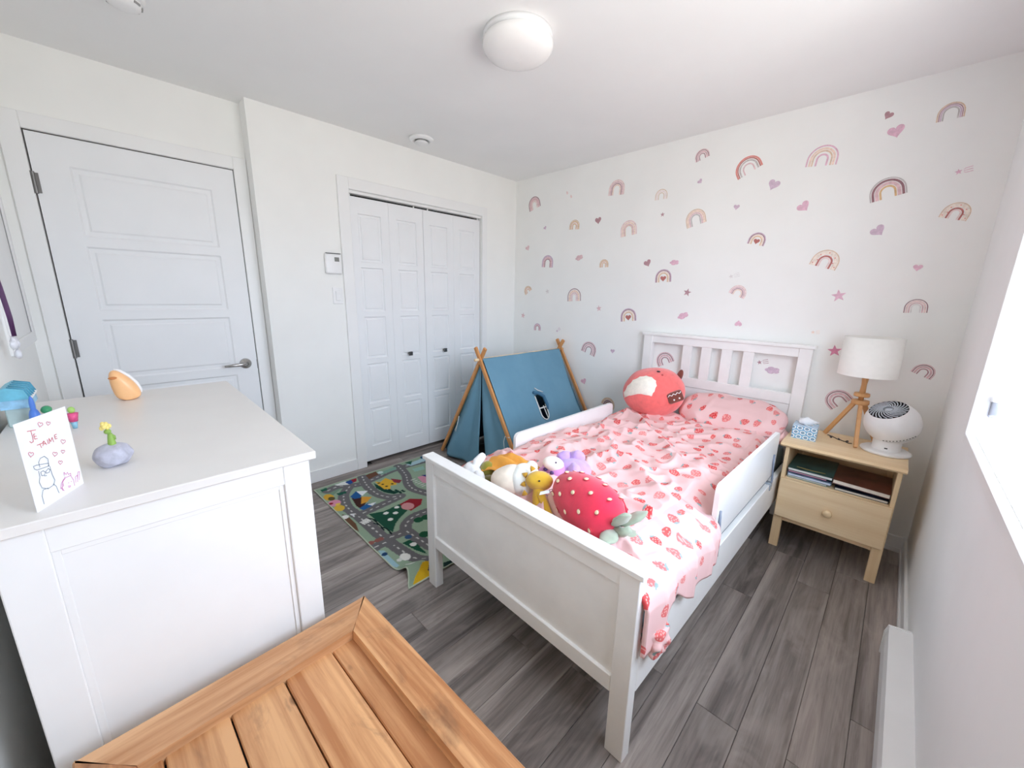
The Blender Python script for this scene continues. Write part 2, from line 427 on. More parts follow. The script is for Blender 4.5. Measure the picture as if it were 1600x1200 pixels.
# window
wn = structE('window_1', 'white framed window letting in daylight', (W, (WY0+WY1)/2, WZ0)); shw = Vector((W, (WY0+WY1)/2, WZ0))
bm = new(); cw = 0.032
for a in ((WY1, WY1+cw, WZ0-cw, WZ1+cw), (WY0-cw, WY0, WZ0-cw, WZ1+cw), (WY0, WY1, WZ1, WZ1+cw), (WY0, WY1, WZ0-cw, WZ0)):
    box(bm, W-0.016, W+0.0, a[0], a[1], a[2], a[3], bev=0.002)
obj('casing', bm, M['trim'], wn, shift=shw)
bm = new(); box(bm, W+0.004, W+WD, WY0, WY1, WZ0, WZ0+0.004); obj('window_sill', bm, M['trim'], wn, shift=shw)
bm = new(); xf = W+WD-0.07
for a in ((WY1-0.05, WY1, WZ0+0.004, WZ1), (WY0, WY0+0.05, WZ0+0.004, WZ1), (WY0+0.05, WY1-0.05, WZ0+0.004, WZ0+0.06), (WY0+0.05, WY1-0.05, WZ1-0.05, WZ1), ((WY0+WY1)/2-0.025, (WY0+WY1)/2+0.025, WZ0+0.06, WZ1-0.05)):
    box(bm, xf, xf+0.06, a[0], a[1], a[2], a[3], bev=0.003)
obj('window_frame', bm, M['plastic'], wn, shift=shw)
gt = NT('window_glass'); gm = gt.add('ShaderNodeMixShader'); tr = gt.add('ShaderNodeBsdfTransparent'); gl = gt.add('ShaderNodeBsdfGlossy'); gl.inputs['Roughness'].default_value = 0.02
gm.inputs[0].default_value = 0.06; gt.link(tr.outputs[0], gm.inputs[1]); gt.link(gl.outputs[0], gm.inputs[2]); gt.link(gm.outputs[0], gt.n['Material Output'].inputs[0])
for y0, y1 in ((WY0+0.05, (WY0+WY1)/2-0.025), ((WY0+WY1)/2+0.025, WY1-0.05)):
    bm = new(); box(bm, xf+0.026, xf+0.032, y0, y1, WZ0+0.06, WZ1-0.05); obj('pane', bm, gt.m, wn, shift=shw)
# ================================================================== fixtures on walls and ceiling
c = Vector((1.515, -1.555, H))
t = thing('ceiling_lamp', 'round white opal glass dome lamp on the ceiling', 'lamp', c)
bm = new(); lathe(bm, [(0.0001, 0), (0.146, 0), (0.146, -0.022), (0.0001, -0.024)], 48); obj('mounting_ring', bm, M['plastic'], t, True)
bm = new(); lathe(bm, [(0.138, -0.02), (0.15, -0.03), (0.148, -0.05), (0.13, -0.07), (0.1, -0.084), (0.06, -0.093), (0.0001, -0.097)], 48, cap=False)
obj('glass_dome', bm, plain('opal_glass', (246, 244, 242), 0.25, 0.005), t, True)
t = thing('ceiling_vent', 'small round white air vent on the ceiling near the closet', 'vent', (0.235, -1.21, H))
bm = new(); lathe(bm, [(0.05, 0.0), (0.086, 0.0), (0.084, -0.01), (0.07, -0.02), (0.056, -0.02), (0.05, 0.0)], 40, cap=False); obj('vent_ring', bm, M['plastic'], t, True)
bm = new(); lathe(bm, [(0.0001, -0.012), (0.03, -0.012), (0.046, -0.026), (0.044, -0.034), (0.0001, -0.036)], 40); obj('vent_disc', bm, M['plastic'], t, True)
bm = new(); lathe(bm, [(0.0001, -0.001), (0.055, -0.001), (0.055, -0.004), (0.0001, -0.004)], 32); obj('vent_throat', bm, M['plastic_grey'], t, True)
t = thing('smoke_detector', 'round white smoke detector on the ceiling by the entry door', 'detector', (0.60, -2.73, H))
bm = new(); lathe(bm, [(0.0001, 0), (0.066, 0), (0.064, -0.012), (0.058, -0.016), (0.0001, -0.016)], 36); obj('detector_base', bm, M['plastic'], t, True)
bm = new(); lathe(bm, [(0.0001, -0.016), (0.05, -0.016), (0.053, -0.024), (0.048, -0.038), (0.03, -0.044), (0.0001, -0.045)], 36); obj('detector_cover', bm, M['plastic'], t, True)
for k in range(8):
    a = k*math.pi/4; bm = new(); box(bm, 0.047, 0.054, -0.011, 0.011, -0.034, -0.027); bmesh.ops.rotate(bm, cent=(0, 0, 0), matrix=Matrix.Rotation(a, 3, 'Z'), verts=bm.verts)
    obj('vent_slot', bm, M['plastic_grey'], t)
t = thing('thermostat', 'white square wall thermostat with small grey screen', 'thermostat', (0, -1.803, 1.488))
bm = new(); box(bm, 0, 0.024, -0.058, 0.056, 0, 0.138, bev=0.012, seg=4); obj('thermostat_body', bm, M['plastic'], t, True)
bm = new(); box(bm, 0.0235, 0.0248, 0.004, 0.036, 0.085, 0.113); obj('screen', bm, plain('lcd_grey', (128, 128, 124), 0.3), t)
bm = new(); box(bm, 0.006, 0.0246, -0.05, 0.05, 0.1352, 0.1395, bev=0.001); obj('top_vent', bm, M['dark'], t)
t = thing('light_switch', 'white rocker light switch under the thermostat', 'switch', (0, -1.786, 1.285))
bm = new(); box(bm, 0, 0.006, -0.036, 0.036, 0, 0.115, bev=0.003); obj('switch_plate', bm, M['plastic'], t)
bm = new(); box(bm, 0.005, 0.011, -0.017, 0.017, 0.024, 0.091, bev=0.003); obj('rocker', bm, M['plastic'], t)
# baseboard heater
t = thing('baseboard_heater', 'long low white electric heater along the window wall', 'heater', (W, -2.0, 0))
hx0 = 3.026-W
bm = new(); prism(bm, [(0, 0.03), (hx0+0.012, 0.03), (hx0, 0.05), (hx0, 0.125), (hx0+0.006, 0.155), (0, 0.165)], -0.995, 1.005, lambda a, b, h: (a, h, b)); obj('heater_body', bm, M['white'], t)
bm = new(); prism(bm, [(-0.014, 0.028), (hx0-0.002, 0.028), (hx0-0.004, 0.125), (hx0+0.004, 0.158), (-0.002, 0.168), (-0.002, 0.028)], 1.005, 1.012, lambda a, b, h: (a, h, b)); obj('end_cap', bm, M['white'], t)
bm = new(); box(bm, hx0+0.02, -0.013, -0.99, 1.0, 0.0, 0.03); obj('heater_foot', bm, M['plastic_grey'], t)
# child safety cord holder in the window reveal
t = thing('cord_holder', 'clear plastic blind cord holder on the window reveal', 'holder', (W+0.028, WY1, 1.02))
clear = NT('clear_plastic'); clear.b.inputs['Transmission Weight'].default_value = 0.7; clear.b.inputs['Roughness'].default_value = 0.15; clear.b.inputs['Base Color'].default_value = srgb(232, 234, 244)
clear.link(clear.ramp(clear.noise(clear.coord(), 30), [(0.3, srgb(226, 228, 240)), (0.7, srgb(240, 241, 248))]), clear.b.inputs['Base Color'])
bm = new(); box(bm, -0.013, 0.013, -0.03, 0, 0.0, 0.055, bev=0.007, seg=3); obj('holder_cup', bm, clear.m, t, True)
bm = new(); lathe(bm, [(0.006, 0.05), (0.016, 0.052), (0.016, 0.072), (0.006, 0.074)], 20, Matrix.Translation((0, -0.017, 0)), cap=False); obj('holder_cap', bm, M['plastic'], t, True)
bm = new(); tube(bm, [(0.0, -0.017, 0.06), (0.0, -0.017, 0.5), (0.004, -0.015, 1.06)], 0.0012, 6); obj('blind_cord', bm, M['plastic'], t)

# framed white board and ribbon on the wall behind the dresser
t = thing('wall_board', 'white framed board hung on the wall behind the dresser', 'board', (0.245, YB, 1.112))
bm = new(); box(bm, -0.30, 0.30, 0.0, 0.008, 0.0, 0.95, bev=0.002); obj('back_panel', bm, M['white'], t)
bm = new()
for a in ((-0.30, -0.25, 0, 0.95), (0.25, 0.30, 0, 0.95), (-0.25, 0.25, 0, 0.05), (-0.25, 0.25, 0.90, 0.95)): box(bm, a[0], a[1], 0.008, 0.016, a[2]+0.004, a[3], bev=0.002)
obj('frame', bm, M['trim'], t)
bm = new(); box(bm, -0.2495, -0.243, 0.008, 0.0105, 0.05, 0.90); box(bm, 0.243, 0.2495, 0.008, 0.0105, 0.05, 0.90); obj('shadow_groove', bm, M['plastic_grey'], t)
t = thing('ribbon', 'purple ribbon with white ruffled end hanging behind the dresser', 'ribbon', (0.70, YB+0.016, 1.165))
bm = new()
for a, b in ((0, 1),):
    pts = [(0.0, 0.006, 0.40), (0.003, 0.012, 0.3), (0.006, 0.02, 0.2), (0.004, 0.024, 0.1), (0.0, 0.022, 0.035)]
    for i, w_ in enumerate((0.012, 0.02, 0.026, 0.024, 0.008)):
        pass
    rows = [vx(bm, [(p[0]-w_, p[1]-0.004, p[2]), (p[0], p[1]+0.006, p[2]), (p[0]+w_, p[1]-0.004, p[2])]) for p, w_ in zip(pts, (0.012, 0.02, 0.026, 0.024, 0.008))]
    for A, B in zip(rows, rows[1:]):
        for k in range(2): bm.faces.new((A[k], A[k+1], B[k+1], B[k]))
    bmesh.ops.solidify(bm, geom=bm.faces[:], thickness=0.002)
obj('ribbon_strip', bm, plain('purple_satin', (140, 92, 150), 0.35, 0.12, 30), t, True)
bm = new()
for k in range(7): ellipsoid(bm, (random.uniform(-.02, .02), 0.02+random.uniform(-.006, .006), random.uniform(-.03, .03)), (0.013, 0.009, 0.016), 10, 6, wob=0.5, seed=k)
obj('ruffle', bm, plain('white_tulle', (235, 236, 242), 0.8, 0.03), t, True)

# ================================================================== dresser
DXR, DXL, DYF, DYB, DH = 1.83, 0.705, -2.602, -3.2, 0.961
t = thing('dresser', 'white chest of drawers with framed side panel beside the entry door', 'dresser', ((DXL+DXR)/2, (DYF+DYB)/2, 0))
sd = Vector(t.location)
def dp(name, mat, *a, bev=0.0, parent=None):
    bm = new(); box(bm, *a, bev=bev); return obj(name, bm, mat, parent or t, shift=sd)
dp('dresser_top', M['dtop'], DXL, DXR, DYB, DYF, DH-0.021, DH, bev=0.002)
xs, xr = DXL+0.012, DXR-0.012; yf, yb = DYF-0.015, -3.138
for (xa, xb) in ((xr-0.03, xr), (xs, xs+0.03)):
    for (ya, yb_) in ((yf-0.062, yf), (yb, yb+0.066)):
        dp('leg', M['white'], xa, xb, ya, yb_, 0, DH-0.021, bev=0.002)
for (xa, xb, xi) in ((xr-0.026, xr-0.002, xr-0.016), (xs+0.002, xs+0.026, xs+0.016)):
    dp('side_rail', M['white'], xa, xb, yb+0.066, yf-0.062, DH-0.075, DH-0.021, bev=0.001)
    dp('side_rail', M['white'], xa, xb, yb+0.066, yf-0.062, 0.10, 0.16, bev=0.001)
    bm = new(); e = 0.008 if xa > 1 else -0.008
    y0, y1, z0, z1 = yb+0.066, yf-0.062, 0.16, DH-0.075
    box(bm, xi-0.006, xi+0.006, y0, y1, z0, z1); obj('side_panel', bm, M['white'], t, shift=sd)
    bm = new(); w_ = 0.012
    for a in ((y0, y0+w_, z0, z1), (y1-w_, y1, z0, z1), (y0+w_, y1-w_, z0, z0+w_), (y0+w_, y1-w_, z1-w_, z1)):
        box(bm, xi+e*0.75, xi+e*1.15, *a, bev=0.0008)
    obj('panel_moulding', bm, M['white'], t, shift=sd)
dp('back_panel', M['white'], xs+0.03, xr-0.03, yb, yb+0.006, 0.12, DH-0.021)
dp('bottom_panel', M['white'], xs+0.03, xr-0.03, yb+0.006, yf-0.02, 0.10, 0.115)
zs = [(0.115, 0.385), (0.392, 0.662), (0.669, 0.930)]
for (z0, z1) in zs:
    for (xa, xb) in ((xs+0.032, (xs+xr)/2-0.003), ((xs+xr)/2+0.003, xr-0.032)):
        dr = dp('drawer', M['white'], xa, xb, yf-0.022, yf-0.002, z0, z1, bev=0.002)
        bm = new(); lathe(bm, [(0.006, 0), (0.006, 0.012), (0.014, 0.016), (0.014, 0.024), (0.0001, 0.027)], 16, Matrix.Translation(((xa+xb)/2, yf-0.002, (z0+z1)/2)) @ Matrix.Rotation(-math.pi/2, 4, 'X'))
        obj('knob', bm, M['dark'], dr, True, shift=sd)

# ================================================================== old pine chest
t = thing('blanket_chest', 'old pine chest with mitred plank lid beside the dresser', 'chest', (1.858, -2.514, 0), math.radians(2.2))
CL, CWd, CHh = 0.98, 0.592, 0.482      # local: x to +CL, y to -CWd
bpart('chest_body', t, wood('chest_side_pine', (226, 190, 128), (200, 150, 86), 'X', 24, 1.5, 0.45, knots=0.7), 0.012, CL-0.012, -CWd-0.012, -0.006, 0.06, CHh-0.04, bev=0.004)
for (a, b) in ((0.02, -0.02), (CL-0.08, -0.02), (0.02, -CWd+0.05), (CL-0.08, -CWd+0.05)):
    bpart('foot', t, M['oldY'], a, a+0.06, b-0.06, b, 0, 0.06, bev=0.004)
lz0, lz1, fw, fwy = CHh-0.04, CHh, 0.098, 0.083
ins = 0.030
def mitre(name, quad, mat):
    """frame board with mitred ends: outer a,b then inner c,d (2-D); inner edge slopes down to the panel"""
    (a, b, c, d) = [Vector(q+(0,)) for q in quad]
    bm = new(); up, lo = lz1, lz0
    n = ((a+b)/2-(c+d)/2).normalized()
    top = [a-n*0.004, b-n*0.004, c, d]
    V = [bm.verts.new((p.x, p.y, up)) for p in top]; Wt = [bm.verts.new((p.x, p.y, up-0.005)) for p in (a, b)]
    L = [bm.verts.new((p.x, p.y, lo)) for p in (a, b)] + [bm.verts.new((p.x-n.x*0.006, p.y-n.y*0.006, lo)) for p in (c, d)]
    fs = [bm.faces.new(V), bm.faces.new((Wt[0], Wt[1], V[1], V[0])), bm.faces.new((L[0], L[1], Wt[1], Wt[0])), bm.faces.new((V[3], V[2], L[2], L[3])), bm.faces.new(L[::-1]),
          bm.faces.new((Wt[1], L[1], L[2], V[2], V[1])), bm.faces.new((L[0], Wt[0], V[0], V[3], L[3]))]
    bmesh.ops.recalc_face_normals(bm, faces=fs)
    return obj(name, bm, mat, t)
g = 0.0012
A, B, C_, D_ = (0, 0), (CL, 0), (CL, -CWd), (0, -CWd)
a, b, c_, d_ = (fw, -fwy), (CL-fw, -fwy), (CL-fw, -CWd+fwy), (fw, -CWd+fwy)
mitre('lid_board', ((0, -g), (0, -CWd+g), (fw, -CWd+fwy+g), (fw, -fwy-g)), M['oldY'])
mitre('lid_board', ((g, 0), (CL-g, 0), (CL-fw-g, -fwy), (fw+g, -fwy)), M['oldX'])
mitre('lid_board', ((CL, -g), (CL, -CWd+g), (CL-fw, -CWd+fwy+g), (CL-fw, -fwy-g)), M['oldY'])
mitre('lid_board', ((g, -CWd), (CL-g, -CWd), (CL-fw-g, -CWd+fwy), (fw+g, -CWd+fwy)), M['oldX'])
ys = [-fwy+0.004, -0.143, -0.254, -0.362, -0.472, -CWd+fwy-0.004]
for k, (y1, y0) in enumerate(zip(ys, ys[1:])):
    bm = new(); box(bm, fw-0.008, CL-fw+0.008, y0+0.0018, y1-0.0018, lz0, lz1-(0.019 if k else 0.023), bev=0.0025)
    obj('lid_plank', bm, M['oldX'], t)
bpart('lid_panel_backing', t, M['black'], fw-0.008, CL-fw+0.008, -CWd+fwy, -fwy, lz0-0.004, lz0+0.006)

# ================================================================== bed
BP, BR = (1.9694, -2.0444, 0.0), -0.0154
bed = thing('bed', 'white wooden single bed with slatted headboard and panelled footboard', 'bed', BP, BR)
Bm = Matrix.Translation(BP) @ Matrix.Rotation(BR, 4, 'Z')
def b2w(u, v, z): return Bm @ Vector((u, v, z))
BW = 0.536; HF, HH = 0.661, 1.114; LH = 1.985
wm = M['bedwhite']
bpart('footboard_cap', bed, wm, -BW, BW, 0.0, 0.058, HF-0.018, HF, bev=0.002)
for s in (-1, 1): bpart('foot_post', bed, wm, *sorted((s*(BW-0.012), s*(BW-0.072))), 0.008, 0.05, 0, HF-0.018, bev=0.002)
bpart('footboard_rail', bed, wm, -BW+0.072, BW-0.072, 0.012, 0.034, HF-0.075, HF-0.018, bev=0.0015)
bpart('footboard_rail', bed, wm, -BW+0.072, BW-0.072, 0.010, 0.040, 0.215, 0.275, bev=0.003)
bpart('footboard_panel', bed, wm, -BW+0.07, BW-0.07, 0.020, 0.032, 0.27, HF-0.07)
for s in (-1, 1): bpart('side_rail', bed, wm, *sorted((s*0.524, s*0.500)), 0.05, LH-0.02, 0.235, 0.412, bev=0.002)
# headboard
y0, y1 = LH, LH+0.028
bpart('headboard_cap', bed, wm, -BW-0.004, BW+0.004, LH-0.012, LH+0.045, HH-0.02, HH, bev=0.002)
for s in (-1, 1): bpart('head_post', bed, wm, *sorted((s*(BW-0.008), s*(BW-0.075))), LH-0.006, LH+0.036, 0, HH-0.02, bev=0.002)
bpart('headboard_rail', bed, wm, -BW+0.075, BW-0.075, y0, y1, 1.040, HH-0.02, bev=0.002)
bpart('headboard_rail', bed, wm, -BW+0.075, BW-0.075, y0, y1, 0.745, 0.812, bev=0.002)
bpart('headboard_panel', bed, wm, -BW+0.075, BW-0.075, y0+0.004, y1-0.004, 0.28, 0.743, bev=0.002)
inner = BW-0.075
for (a, b) in ((-0.228, -0.165), (-0.098, -0.033), (0.033, 0.098), (0.165, 0.228)):
    bpart('headboard_slat', bed, wm, a, b, y0+0.003, y1-0.003, 0.812, 1.04, bev=0.0015)
for k in range(9):
    v = 0.2+k*0.2; bpart('bed_slat', bed, M['pine'], -0.5, 0.5, v, v+0.07, 0.262, 0.28)
# guard rails, hooked over the side rails
def guard(label, s, v0, v1, z1):
    g_ = thing('guard_rail', label, 'guard rail', b2w(s*0.5, (v0+v1)/2, 0.45), BR)
    hl = (v1-v0)/2; bm = new(); r = 0.03; zt = z1-0.45
    poly = [(-hl, 0), (hl, 0)] + [(hl-r+r*math.cos(q), zt-r+r*math.sin(q)) for q in (0, .4, .8, 1.2, math.pi/2)] + [(-hl+r-r*math.sin(q), zt-r+r*math.cos(q)) for q in (0, .4, .8, 1.2, math.pi/2)]
    prism(bm, poly, -0.002, 0.016, lambda a_, b_, h: (h*s, a_, b_)); obj('board', bm, M['white'], g_)
    for q in (-hl+0.03, hl-0.075):
        bm = new(); tube(bm, [(s*0.019, q, 0.13), (s*0.024, q+0.004, 0.03), (s*0.026, q+0.012, -0.02), (s*0.027, q+0.0, -0.045), (s*0.02, q-0.012, -0.045)], 0.005, 8)
        obj('strap', bm, plain('grey_blue_strap', (128, 138, 156), 0.4), g_, True)
        bm = new(); box(bm, *sorted((s*-0.004, s*0.03)), q-0.016, q+0.016, -0.036, -0.026, bev=0.002); box(bm, *sorted((s*0.025, s*0.03)), q-0.016, q+0.016, -0.07, -0.03, bev=0.002)
        obj('clip', bm, plain('pale_blue_metal', (190, 202, 214), 0.25, metal=0.6), g_)
guard('white bed guard rail on the side towards the nightstand', 1, 0.625, 1.54, 0.69)
guard('white bed guard rail on the side towards the tent', -1, 0.56, 1.545, 0.632)
# mattress
bm = new(); box(bm, -0.485, 0.485, 0.055, LH-0.012, 0.281, 0.50, bev=0.04, seg=3)
o = obj('mattress', bm, plain('grey_blue_mattress', (150, 176, 186), 0.8, 0.03), None, True); o.matrix_world = Bm; tag(o, 'pale grey blue mattress in the bed frame under the duvet', 'mattress')

# strawberry print
def strawberry_cloth():
    t = NT('strawberry_print'); uv = t.add('ShaderNodeUVMap').outputs[0]
    sc_ = 1/0.082
    v = t.vmath('MULTIPLY', uv, (sc_, sc_, 0))
    vo = t.add('ShaderNodeTexVoronoi', voronoi_dimensions='2D', feature='F1'); t.link(v, vo.inputs['Vector']); vo.inputs['Scale'].default_value = 1.0; vo.inputs['Randomness'].default_value = 0.55
    loc = t.vmath('SUBTRACT', v, vo.outputs['Position'])
    sp = t.add('ShaderNodeSeparateColor'); t.link(vo.outputs['Color'], sp.inputs[0])
    rt = t.add('ShaderNodeVectorRotate', rotation_type='Z_AXIS'); t.link(loc, rt.inputs['Vector']); t.link(t.math('MULTIPLY', sp.outputs[0], 6.28), rt.inputs['Angle'])
    xy = t.add('ShaderNodeSeparateXYZ'); t.link(rt.outputs[0], xy.inputs[0]); X, Y = xy.outputs[0], xy.outputs[1]
    xs_ = t.math('MULTIPLY', X, t.math('SUBTRACT', 1.25, t.math('MULTIPLY', Y, 1.5)))
    d = t.math('SQRT', t.math('ADD', t.math('POWER', xs_, 2.0), t.math('POWER', Y, 2.0)))
    rad = t.math('ADD', 0.20, t.math('MULTIPLY', sp.outputs[1], 0.12))
    edge = t.noise(v, 9.0, 2)
    berry = t.math('LESS_THAN', t.math('ADD', d, t.math('MULTIPLY', t.math('SUBTRACT', edge, 0.5), 0.08)), rad)
    lx = t.math('MULTIPLY', X, 0.75); ly = t.math('MULTIPLY', t.math('SUBTRACT', Y, rad), 1.9)
    dl = t.math('SQRT', t.math('ADD', t.math('POWER', lx, 2.0), t.math('POWER', ly, 2.0)))
    leaf = t.math('LESS_THAN', t.math('ADD', dl, t.math('MULTIPLY', t.math('SUBTRACT', edge, 0.5), 0.3)), 0.10)
    leaf = t.math('MULTIPLY', leaf, t.math('GREATER_THAN', sp.outputs[2], 0.35))
    sv = t.add('ShaderNodeTexVoronoi', voronoi_dimensions='2D'); t.link(v, sv.inputs['Vector']); sv.inputs['Scale'].default_value = 8.0; sv.inputs['Randomness'].default_value = 0.7
    seed = t.math('LESS_THAN', sv.outputs['Distance'], 0.27)
    red = t.mix(sp.outputs[2], srgb(226, 104, 102), srgb(214, 62, 66))
    red = t.mix(t.math('MULTIPLY', seed, 0.6), red, srgb(250, 205, 195))
    base = t.mix(t.noise(uv, 6.0, 2), srgb(231, 189, 188), srgb(238, 201, 199))
    col = t.mix(t.math('MULTIPLY', berry, t.math('ADD', 0.65, t.math('MULTIPLY', sp.outputs[0], 0.35))), base, red)
    col = t.mix(t.math('MULTIPLY', leaf, 0.85), col, srgb(128, 172, 172))
    t.link(col, t.b.inputs['Base Color']); t.b.inputs['Roughness'].default_value = 0.9; t.b.inputs['Specular IOR Level'].default_value = 0.15
    t.bump(t.noise(uv, 60.0, 3), 0.12, 0.002)
    return t.m
M['berry'] = strawberry_cloth()

def ridged(p, f, seed=0.0, warp=0.0):
    q = Vector((p[0]*f+seed, p[1]*f*0.8+seed*1.7, seed))
    if warp: q = q + Vector((mnoise.noise(q*0.5), mnoise.noise(q*0.5+Vector((5, 3, 1))), 0))*warp
    return 1-abs(mnoise.noise(q))*2.2
NU, NV = 150, 260
def duvet_point(i, j):
    v = 0.062 + (j/NV)*(1.70-0.062)
    over = 1-smoothstep(0.585, 0.625, v)                # where the cloth spills over the side rail
    s = i/NU
    # hem height along the spill
    hem = 0.455 if v > 0.30 else 0.455+0.085*smoothstep(0.30, 0.12, v) if False else 0.455
    if v < 0.33: hem = 0.455 + 0.075*(1-smoothstep(0.20, 0.33, v)) - 0.10*(1-smoothstep(0.10, 0.17, v))
    top = 0.585 + 0.02*math.sin(v*3.1+0.5) + 0.012*math.sin(v*7+1)
    top += 0.03*smoothstep(1.2, 1.6, v)
    uL, uR = -0.492, 0.484
    flat = uR-uL; rr = 0.045; drop = max(0.0, top-rr-hem)
    length = flat + over*(rr*1.57 + drop + 0.02)
    a = s*length
    if a <= flat:
        u = uL+a; z = top
        e = min(u-uL, 0.12)/0.12; z -= (1-e)**2*0.05
        e = min(uR-u, 0.14)/0.14; z -= (1-e)**2*(0.055*(1-over)+0.02*over)
        out = 0.0
    else:
        a2 = a-flat; zt = top-0.02
        if a2 < rr*1.57:
            q = a2/rr; u = uR + rr*math.sin(q)*1.18; z = zt - rr*(1-math.cos(q))
        else:
            u = uR + rr*1.18 + 0.004; z = zt - rr - (a2-rr*1.57)
        out = 1.0
    w1 = ridged((u*0.8+v*0.5, v*0.9-u*0.5), 4.2, 3.3, 1.4); w2 = ridged((u, v), 8.0, 9.1, 1.0); w3 = mnoise.noise(Vector((u*22, v*20, 4.0)))
    amp = (max(w1, 0)**2.2)*0.036 + (max(w2, 0)**2)*0.017 + w3*0.0045 + mnoise.noise(Vector((u*3, v*3, 1.5)))*0.018
    if out: u += amp*0.45 + 0.004; v -= 0.034*(1-smoothstep(0.062, 0.16, v))
    else: z += amp*(0.55 if u > 0.38 or u < -0.38 else 1.0)
    foot = 1-smoothstep(0.062, 0.2, v); z -= foot*0.035*(1-out)
    return (u, v, z), (s*length, v)
co = []; uvs = []
for j in range(NV+1):
    for i in range(NU+1):
        p, q = duvet_point(i, j); co.append(p); uvs.append(q)
def grid_obj(name, co, uvs, nu, nv, mat, thick=0.0):
    me = bpy.data.meshes.new(name)
    fc = [(j*(nu+1)+i, j*(nu+1)+i+1, (j+1)*(nu+1)+i+1, (j+1)*(nu+1)+i) for j in range(nv) for i in range(nu)]
    me.from_pydata(co, [], fc); ul = me.uv_layers.new(name='UVMap')
    idx = np.empty(len(me.loops), dtype=np.int64); me.loops.foreach_get('vertex_index', idx)
    ul.data.foreach_set('uv', np.array(uvs, dtype=np.float32)[idx].ravel())
    me.polygons.foreach_set('use_smooth', [True]*len(me.polygons)); me.materials.append(mat)
    o = bpy.data.objects.new(name, me); COL.objects.link(o)
    if thick:
        md = o.modifiers.new('thickness', 'SOLIDIFY'); md.thickness = thick; md.offset = -1
    return o
o = thing('duvet', 'pink duvet with red strawberry print spread over the bed', 'duvet', BP, BR)
g1 = grid_obj('duvet_cover', co, uvs, NU, NV, M['berry'], 0.012); g1.parent = o
# the bunched corner hanging by the foot post
def soft_uv(name, fn, nu, nv, mat, parent, uscale):
    co, uv_ = [], []
    for j in range(nv+1):
        for i in range(nu+1):
            p = fn(i/nu, j/nv); co.append(tuple(p)); uv_.append((i/nu*uscale[0], j/nv*uscale[1]))
    g = grid_obj(name, co, uv_, nu, nv, mat); g.parent = parent; return g
def bunch(a, b):
    th = a*2*math.pi; ph = b*math.pi; d = Vector((math.sin(ph)*math.cos(th), math.sin(ph)*math.sin(th), math.cos(ph)))
    k = 1+0.28*mnoise.noise(d*2.4+Vector((3, 1, 7)))+0.10*math.sin(th*5+ph*3)*math.sin(ph)
    return (0.540+d.x*0.034*k, 0.110+d.y*0.055*k, 0.405+d.z*0.056*k)
soft_uv('duvet_bunched_corner', bunch, 40, 26, M['berry'], o, (0.3, 0.16))
# pillow
def pillow_pt(a, b):
    th = (b*2-1)*math.pi; v = a*2-1
    cu = 0.305*math.copysign(abs(v)**0.9, v)
    k = max(0.0, 1-abs(v)**3.2)**0.42
    y = 0.165*math.copysign(abs(math.cos(th))**0.75, math.cos(th))*k*(1-0.10*abs(v)**2)
    z = 0.074*math.copysign(abs(math.sin(th))**0.85, math.sin(th))*k
    if z > 0: z += k*0.012*max(0.0, ridged((cu, y), 7.0, 2.2, 1.0))**2
    n_ = mnoise.noise(Vector((cu*6, y*7, z*9)))*0.014 + mnoise.noise(Vector((cu*15, y*14, z*14+2)))*0.009
    return (cu*(1+0.06*abs(y)/0.165), y*(1+n_*4), z*(1+n_*6))
pl = thing('pillow', 'plump pillow in strawberry print pillowcase against the headboard', 'pillow', b2w(0.190, 1.80, 0.648), BR-math.radians(3))
pl.rotation_euler = (math.radians(24), 0, BR-math.radians(2))
soft_uv('pillowcase', pillow_pt, 60, 48, M['berry'], pl, (0.66, 0.62))
bm = new()
ellipsoid(bm, (0.285, -0.05, -0.035), (0.045, 0.07, 0.022), 18, 10, wob=0.5, seed=3)
obj('pillowcase_flap', bm, plain('pink_cotton', (240, 204, 202), 0.9, 0.04), pl, True)
# ================================================================== nightstand
NX0, NX1, NY0, NY1, NH = 2.535, 2.992, -0.452, -0.075, 0.624
t = thing('nightstand', 'pine nightstand with open shelf and one drawer beside the bed', 'nightstand', ((NX0+NX1)/2, (NY0+NY1)/2, 0)); sn = Vector(t.location)
def npart(name, mat, *a, bev=0.002, parent=None):
    bm = new(); box(bm, *a, bev=bev); return obj(name, bm, mat, parent or t, shift=sn)
bm = new(); e = 0.008
prism(bm, [(NY0-0.028, NH-0.012), (NY0-0.022, NH), (NY1+0.004, NH), (NY1+0.004, NH-0.022), (NY0-0.02, NH-0.022)], NX0-0.022, NX1+0.012, lambda a, b, h: (h, a, b)); obj('nightstand_top', bm, M['pine'], t, shift=sn)
for xa in (NX0, NX1-0.042):
    npart('leg', M['pineZ'], xa, xa+0.042, NY0+0.002, NY0+0.03, 0, 0.205)
    npart('leg', M['pineZ'], xa, xa+0.042, NY1-0.03, NY1, 0, NH-0.022)
for xa in (NX0, NX1-0.018): npart('side_panel', M['pineZ'], xa, xa+0.018, NY0, NY1-0.03, 0.206, NH-0.022)
npart('shelf', M['pine'], NX0+0.018, NX1-0.018, NY0+0.012, NY1-0.03, 0.408, 0.422)
npart('back_panel', M['pine'], NX0+0.04, NX1-0.04, NY1-0.012, NY1-0.006, 0.19, NH-0.022)
npart('lower_rail', M['pine'], NX0+0.042, NX1-0.042, NY0+0.006, NY0+0.024, 0.168, 0.20)
dr = npart('drawer', M['pine'], NX0+0.004, NX1-0.004, NY0-0.016, NY0+0.002, 0.196, 0.42)
